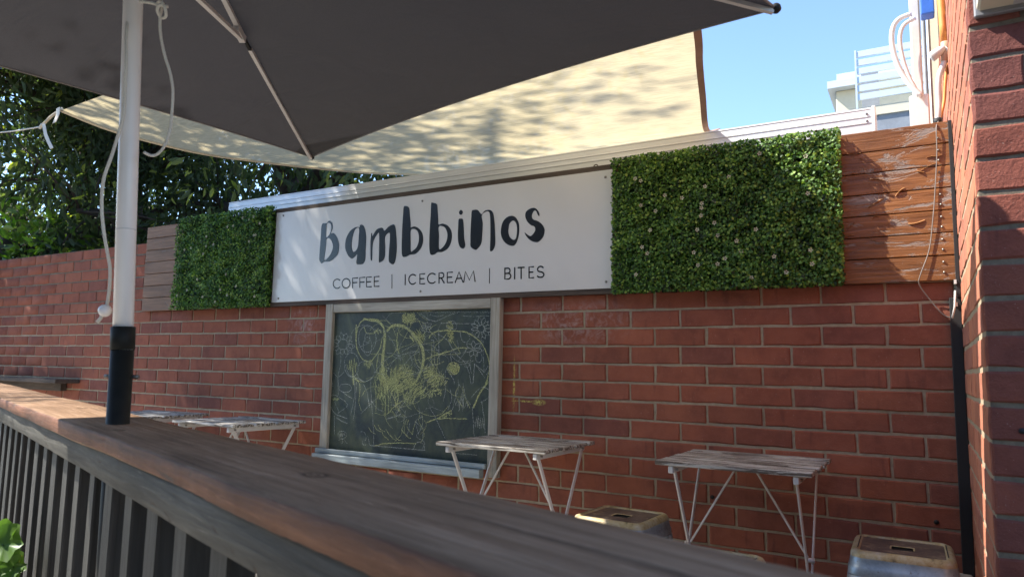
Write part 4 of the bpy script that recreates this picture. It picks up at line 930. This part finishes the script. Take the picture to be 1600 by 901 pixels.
def tree(label, base, trunk, limbs, tips_per, leaf_n, spread, size, mat, seed, width=.22, extra=None, cat='tree', droop=-.75):
    R = np.random.default_rng(seed); rr = random.Random(seed); t = thing('tree', label, cat, base, 0, 'trees behind the wall')
    bo = Vector(base); V, F = [], []
    def add(pts, rad):
        v, f = tube_data(pts, rad, 8); b = len(V); V.extend(v); F.extend([tuple(b+i for i in q) for q in f])
    tr = [Vector(p) for p in trunk]; add(spline(tr, 4), list(np.linspace(.15, .07, 4*(len(tr)-1)+1)))
    tips = []
    for (start, end) in limbs:
        s, e = Vector(start), Vector(end); mid = s.lerp(e, .5)+Vector((rr.uniform(-.2, .2), rr.uniform(-.2, .2), .18)); P = spline([s, mid, e], 5); add(P, list(np.linspace(.065, .018, len(P))))
        for k in range(tips_per):
            f = rr.uniform(.25, 1.05); p = s.lerp(e, min(f, 1)); q = p+Vector((rr.gauss(0, spread), rr.gauss(0, spread), rr.gauss(.05, spread*.8)))
            add([p, p.lerp(q, .5)+Vector((0, 0, .06)), q], [.014, .009, .004]); tips.append(q)
    obj('trunk', mesh_py('trunk', V, F, True), BARK, t)
    if extra: tips += [Vector(p) for p in extra]
    T = np.array([tuple(p) for p in tips]); k = R.integers(0, len(T), leaf_n)
    off = R.normal(0, 1, (leaf_n, 3))*np.array([.20, .20, .20]); Cc_ = T[k]+off
    Dd = off*1.6+R.normal(0, .45, (leaf_n, 3)); Dd[:, 2] += droop
    # leaves in the same clump share their tone
    ct = R.normal(.42, .16, len(T))[k]+R.normal(0, .12, leaf_n)
    o = leaves('crown', Cc_, Dd, size, width, mat, t, R, 0, ct)
    return t
def fan(s, n, r0, r1, seed, zlo, zhi, ymin=None):
    R = random.Random(seed); out = []
    for k in range(n):
        a = 2*math.pi*k/n+R.uniform(-.3, .3); r = R.uniform(r0, r1); q = Vector((s[0]+r*math.cos(a), s[1]+r*math.sin(a), R.uniform(zlo, zhi)))
        if ymin is not None: q.y = max(q.y, ymin)
        out.append((Vector(s)+Vector((0, 0, R.uniform(-.5, .4))), q))
    return out
# leaning tree whose trunk shows just left of the gutter
tree('dark leaning tree whose trunk shows at the left end of the gutter', (-6.05, 1.9, 0), [(0, 0, 0), (.15, 0, 1.2), (.55, .05, 2.2), (1.1, .1, 3.0), (1.4, .1, 3.7)],
     [((.55, .05, 2.3), (2.6, .2, 2.75)), ((.9, .1, 2.7), (3.3, .5, 3.2)), ((1.2, .1, 3.2), (3.0, -.2, 3.7)), ((.5, 0, 2.2), (-1.2, .3, 3.1)), ((1.4, .1, 3.7), (1.0, -.8, 4.5)), ((1.3, .1, 3.5), (2.2, .9, 4.4)), ((.7, 0, 2.5), (.2, 1.1, 3.6)), ((.8, 0, 2.6), (1.3, -.7, 3.3))], 16, 9500, .42, .118, LEAFD, 11, .17)
tree('dense dark tree filling the sky behind the umbrella pole', (-8.1, 1.8, 0), [(0, 0, 0), (-.05, 0, 1.3), (.1, .1, 2.4), (0, .1, 3.6), (.2, -.3, 4.8), (.6, -.8, 6.0)],
     fan((.05, .05, 2.3), 9, 1.0, 1.9, 5, 1.9, 3.0, -1.2)+fan((.05, .05, 3.4), 8, .9, 1.9, 6, 3.2, 4.6)+fan((.2, -.3, 4.6), 8, 1.0, 2.4, 8, 4.4, 5.8)
     +[((.2, -.3, 4.8), q) for q in ((1.6, -1.6, 5.0), (2.4, -1.2, 5.6), (.6, -2.6, 4.7), (-.4, -2.9, 5.4), (1.0, -3.0, 5.9), (-1.2, -2.4, 4.9), (2.9, -2.3, 6.2))]
     +[((.6, -.8, 6.0), q) for q in ((2.2, -2.4, 6.9), (3.2, -1.4, 6.7), (1.2, -3.2, 7.2), (.2, -2.4, 7.4), (2.0, -.6, 7.6), (-.8, -1.4, 7.0), (2.6, -3.1, 6.7), (2.3, -3.9, 7.4), (1.1, -3.3, 6.3))]
     +[((.1, -.2, 4.4), q) for q in ((-1.5, -3.0, 4.7), (-2.2, -2.6, 5.4), (-.9, -3.2, 4.0), (-2.6, -3.2, 5.0), (2.1, -2.9, 5.0), (1.6, -3.0, 4.6), (.2, -3.2, 4.4), (2.5, -4.8, 4.8), (1.3, -4.6, 5.4), (3.2, -4.5, 5.3))], 12, 56000, .46, .118, LEAFD, 12, .17, [(random.uniform(-2.3, 2.9), random.uniform(-3.7, -2.5), random.uniform(4.3, 6.5)) for _ in range(140)])  # last limbs and loose leaf clumps, out of view, added to shade the wall
tree('tall dark tree at the far left behind the pier', (-10.6, 2.6, 0), [(0, 0, 0), (.1, 0, 1.5), (0, .1, 3.0), (.1, 0, 4.8)],
     fan((.05, .05, 2.6), 9, 1.0, 2.2, 15, 2.2, 3.6)+fan((.05, .05, 4.0), 9, .9, 2.2, 16, 3.8, 5.8), 11, 9000, .45, .12, LEAFD, 13, .17)
SPX = at_y(42, 372, .55)
tree('bright yellow green sapling with sunlight put into its leaf colour above the wall at the far left', (SPX[0], .55, 0), [(0, 0, 0), (0, 0, 1.0), (.05, 0, 1.7), (.05, 0, 2.2)],
     fan((.05, 0, 1.7), 7, .1, .32, 25, 1.95, 2.25), 7, 900, .12, .12, LEAFB, 14, .2, None, 'tree', -.15)

# ================================================================== PLANT at the lower left
pc = CP+ray(8, 866)*2.02; po = Vector((pc[0]-.06, pc[1]-.02, 0))
pl = thing('potted_plant', 'ruffled bright green leafy plant at the lower left corner in front of the pickets', 'plant', tuple(po))
loft('pot', [[(r*math.cos(a), r*math.sin(a), z) for a in [k*2*math.pi/20 for k in range(20)]] for r, z in ((.09, 0), (.13, .26), (.14, .26), (.14, .285), (.125, .285), (.12, .25))], m_flat('terracotta', (.30, .12, .07), .85), pl, True, True)
R = np.random.default_rng(5)
def ruffled(c, nrm, r, tone):
    nrm = Vector(nrm).normalized(); a = nrm.orthogonal().normalized(); b = nrm.cross(a); V, F, A = [Vector(c)], [], [tone]; n = 30; ph = R.uniform(0, 6)
    for ri, fr_ in enumerate((.35, .7, 1.0)):
        for k in range(n):
            an = 2*math.pi*k/n; wv = fr_**2*r*(.09*math.sin(an*5+ph)+.07*math.sin(an*12+ph*2)); lob = 1+.10*math.sin(an*7+ph)*fr_
            if abs(an-math.pi) < .25: lob *= .55+.45*(1-fr_)
            V.append(Vector(c)+(a*math.cos(an)+b*math.sin(an))*r*fr_*lob+nrm*(wv+r*.22*fr_*fr_)); A.append(min(1, tone+.10*fr_))
    for k in range(n): F.append((0, 1+k, 1+(k+1) % n, 0))
    F = [(0, 1+k, 1+(k+1) % n) for k in range(n)]
    Fq = [(1+r_*n+k, 1+(r_+1)*n+k, 1+(r_+1)*n+(k+1) % n, 1+r_*n+(k+1) % n) for r_ in range(2) for k in range(n)]
    me = mesh_py('leaf', V, F+Fq, True); at = me.attributes.new('rnd', 'FLOAT', 'POINT'); at.data.foreach_set('value', np.array(A, dtype=np.float32)); return obj('leaf', me, LEAFP, pl)
cz = pc[2]
for k in range(20):
    px_, py_ = random.uniform(-70, 16), random.uniform(838, 960); c_ = CP+ray(px_, py_)*random.uniform(1.95, 2.1); c = (c_[0]-po.x, c_[1]-po.y, c_[2])
    ruffled(c, (random.gauss(.55, .3), -.75, random.gauss(.55, .3)), random.uniform(.038, .058), .98 if k == 4 else random.uniform(.1, .72))
    tube('stem', [(0, 0, .25), (c[0]*.5, c[1]*.5, .25+(c[2]-.25)*.6), c], .004, LEAFP, pl, 5)
for (px_, py_, r_) in ((6, 850, .050), (10, 888, .052), (22, 885, .030)):
    c_ = CP+ray(px_, py_)*1.93; c = (c_[0]-po.x, c_[1]-po.y, c_[2]); ruffled(c, (.5, -.7, .45), r_, random.uniform(.3, .6)); tube('stem', [(0, 0, .25), (c[0]*.5, c[1]*.5, .25+(c[2]-.25)*.6), c], .004, LEAFP, pl, 5)
# posts and legs glimpsed between the pickets
q = at_z(222, 930, .2); sp_ = thing('steel_post', 'shiny steel post glimpsed between the railing pickets', 'post', (q[0], q[1], 0)); tube('tube', [(0, 0, 0), (0, 0, .80)], .028, m_flat('bright_steel', (.55, .55, .54), .25, .9, .05), sp_, 16); tube('foot', [(0, 0, 0), (0, 0, .012)], .09, GREYM, sp_, 16)

# ================================================================== UNSEEN BUILDING added behind the viewer to dim the sky light
fo = Vector((-1.5, -8.2, 0)); sf = thing('sky_blocker', 'unseen dark building added behind the viewer to keep sky light off the brick wall', 'building', tuple(fo))
REND = m_flat('taupe_render', (.16, .14, .12), .85, 0, .12, 4)
bm = bmesh.new(); bm_box(bm, -9, 8, -4, 0, 0, 4.3, .01); obj('wall', from_bm('wall', bm), REND, sf)
bm = bmesh.new(); bm_box(bm, -9.2, 8.2, -4.2, .9, 4.301, 4.45, .01); obj('roof', from_bm('roof', bm), GREYM, sf)
for k in range(5):
    w_ = box('window', -7.6+k*3.1, -5.6+k*3.1, .001, .06, .8, 2.7, GREYM, sf); box('pane', -7.52+k*3.1, -5.68+k*3.1, .061, .066, .88, 2.62, DKGLASS, w_)
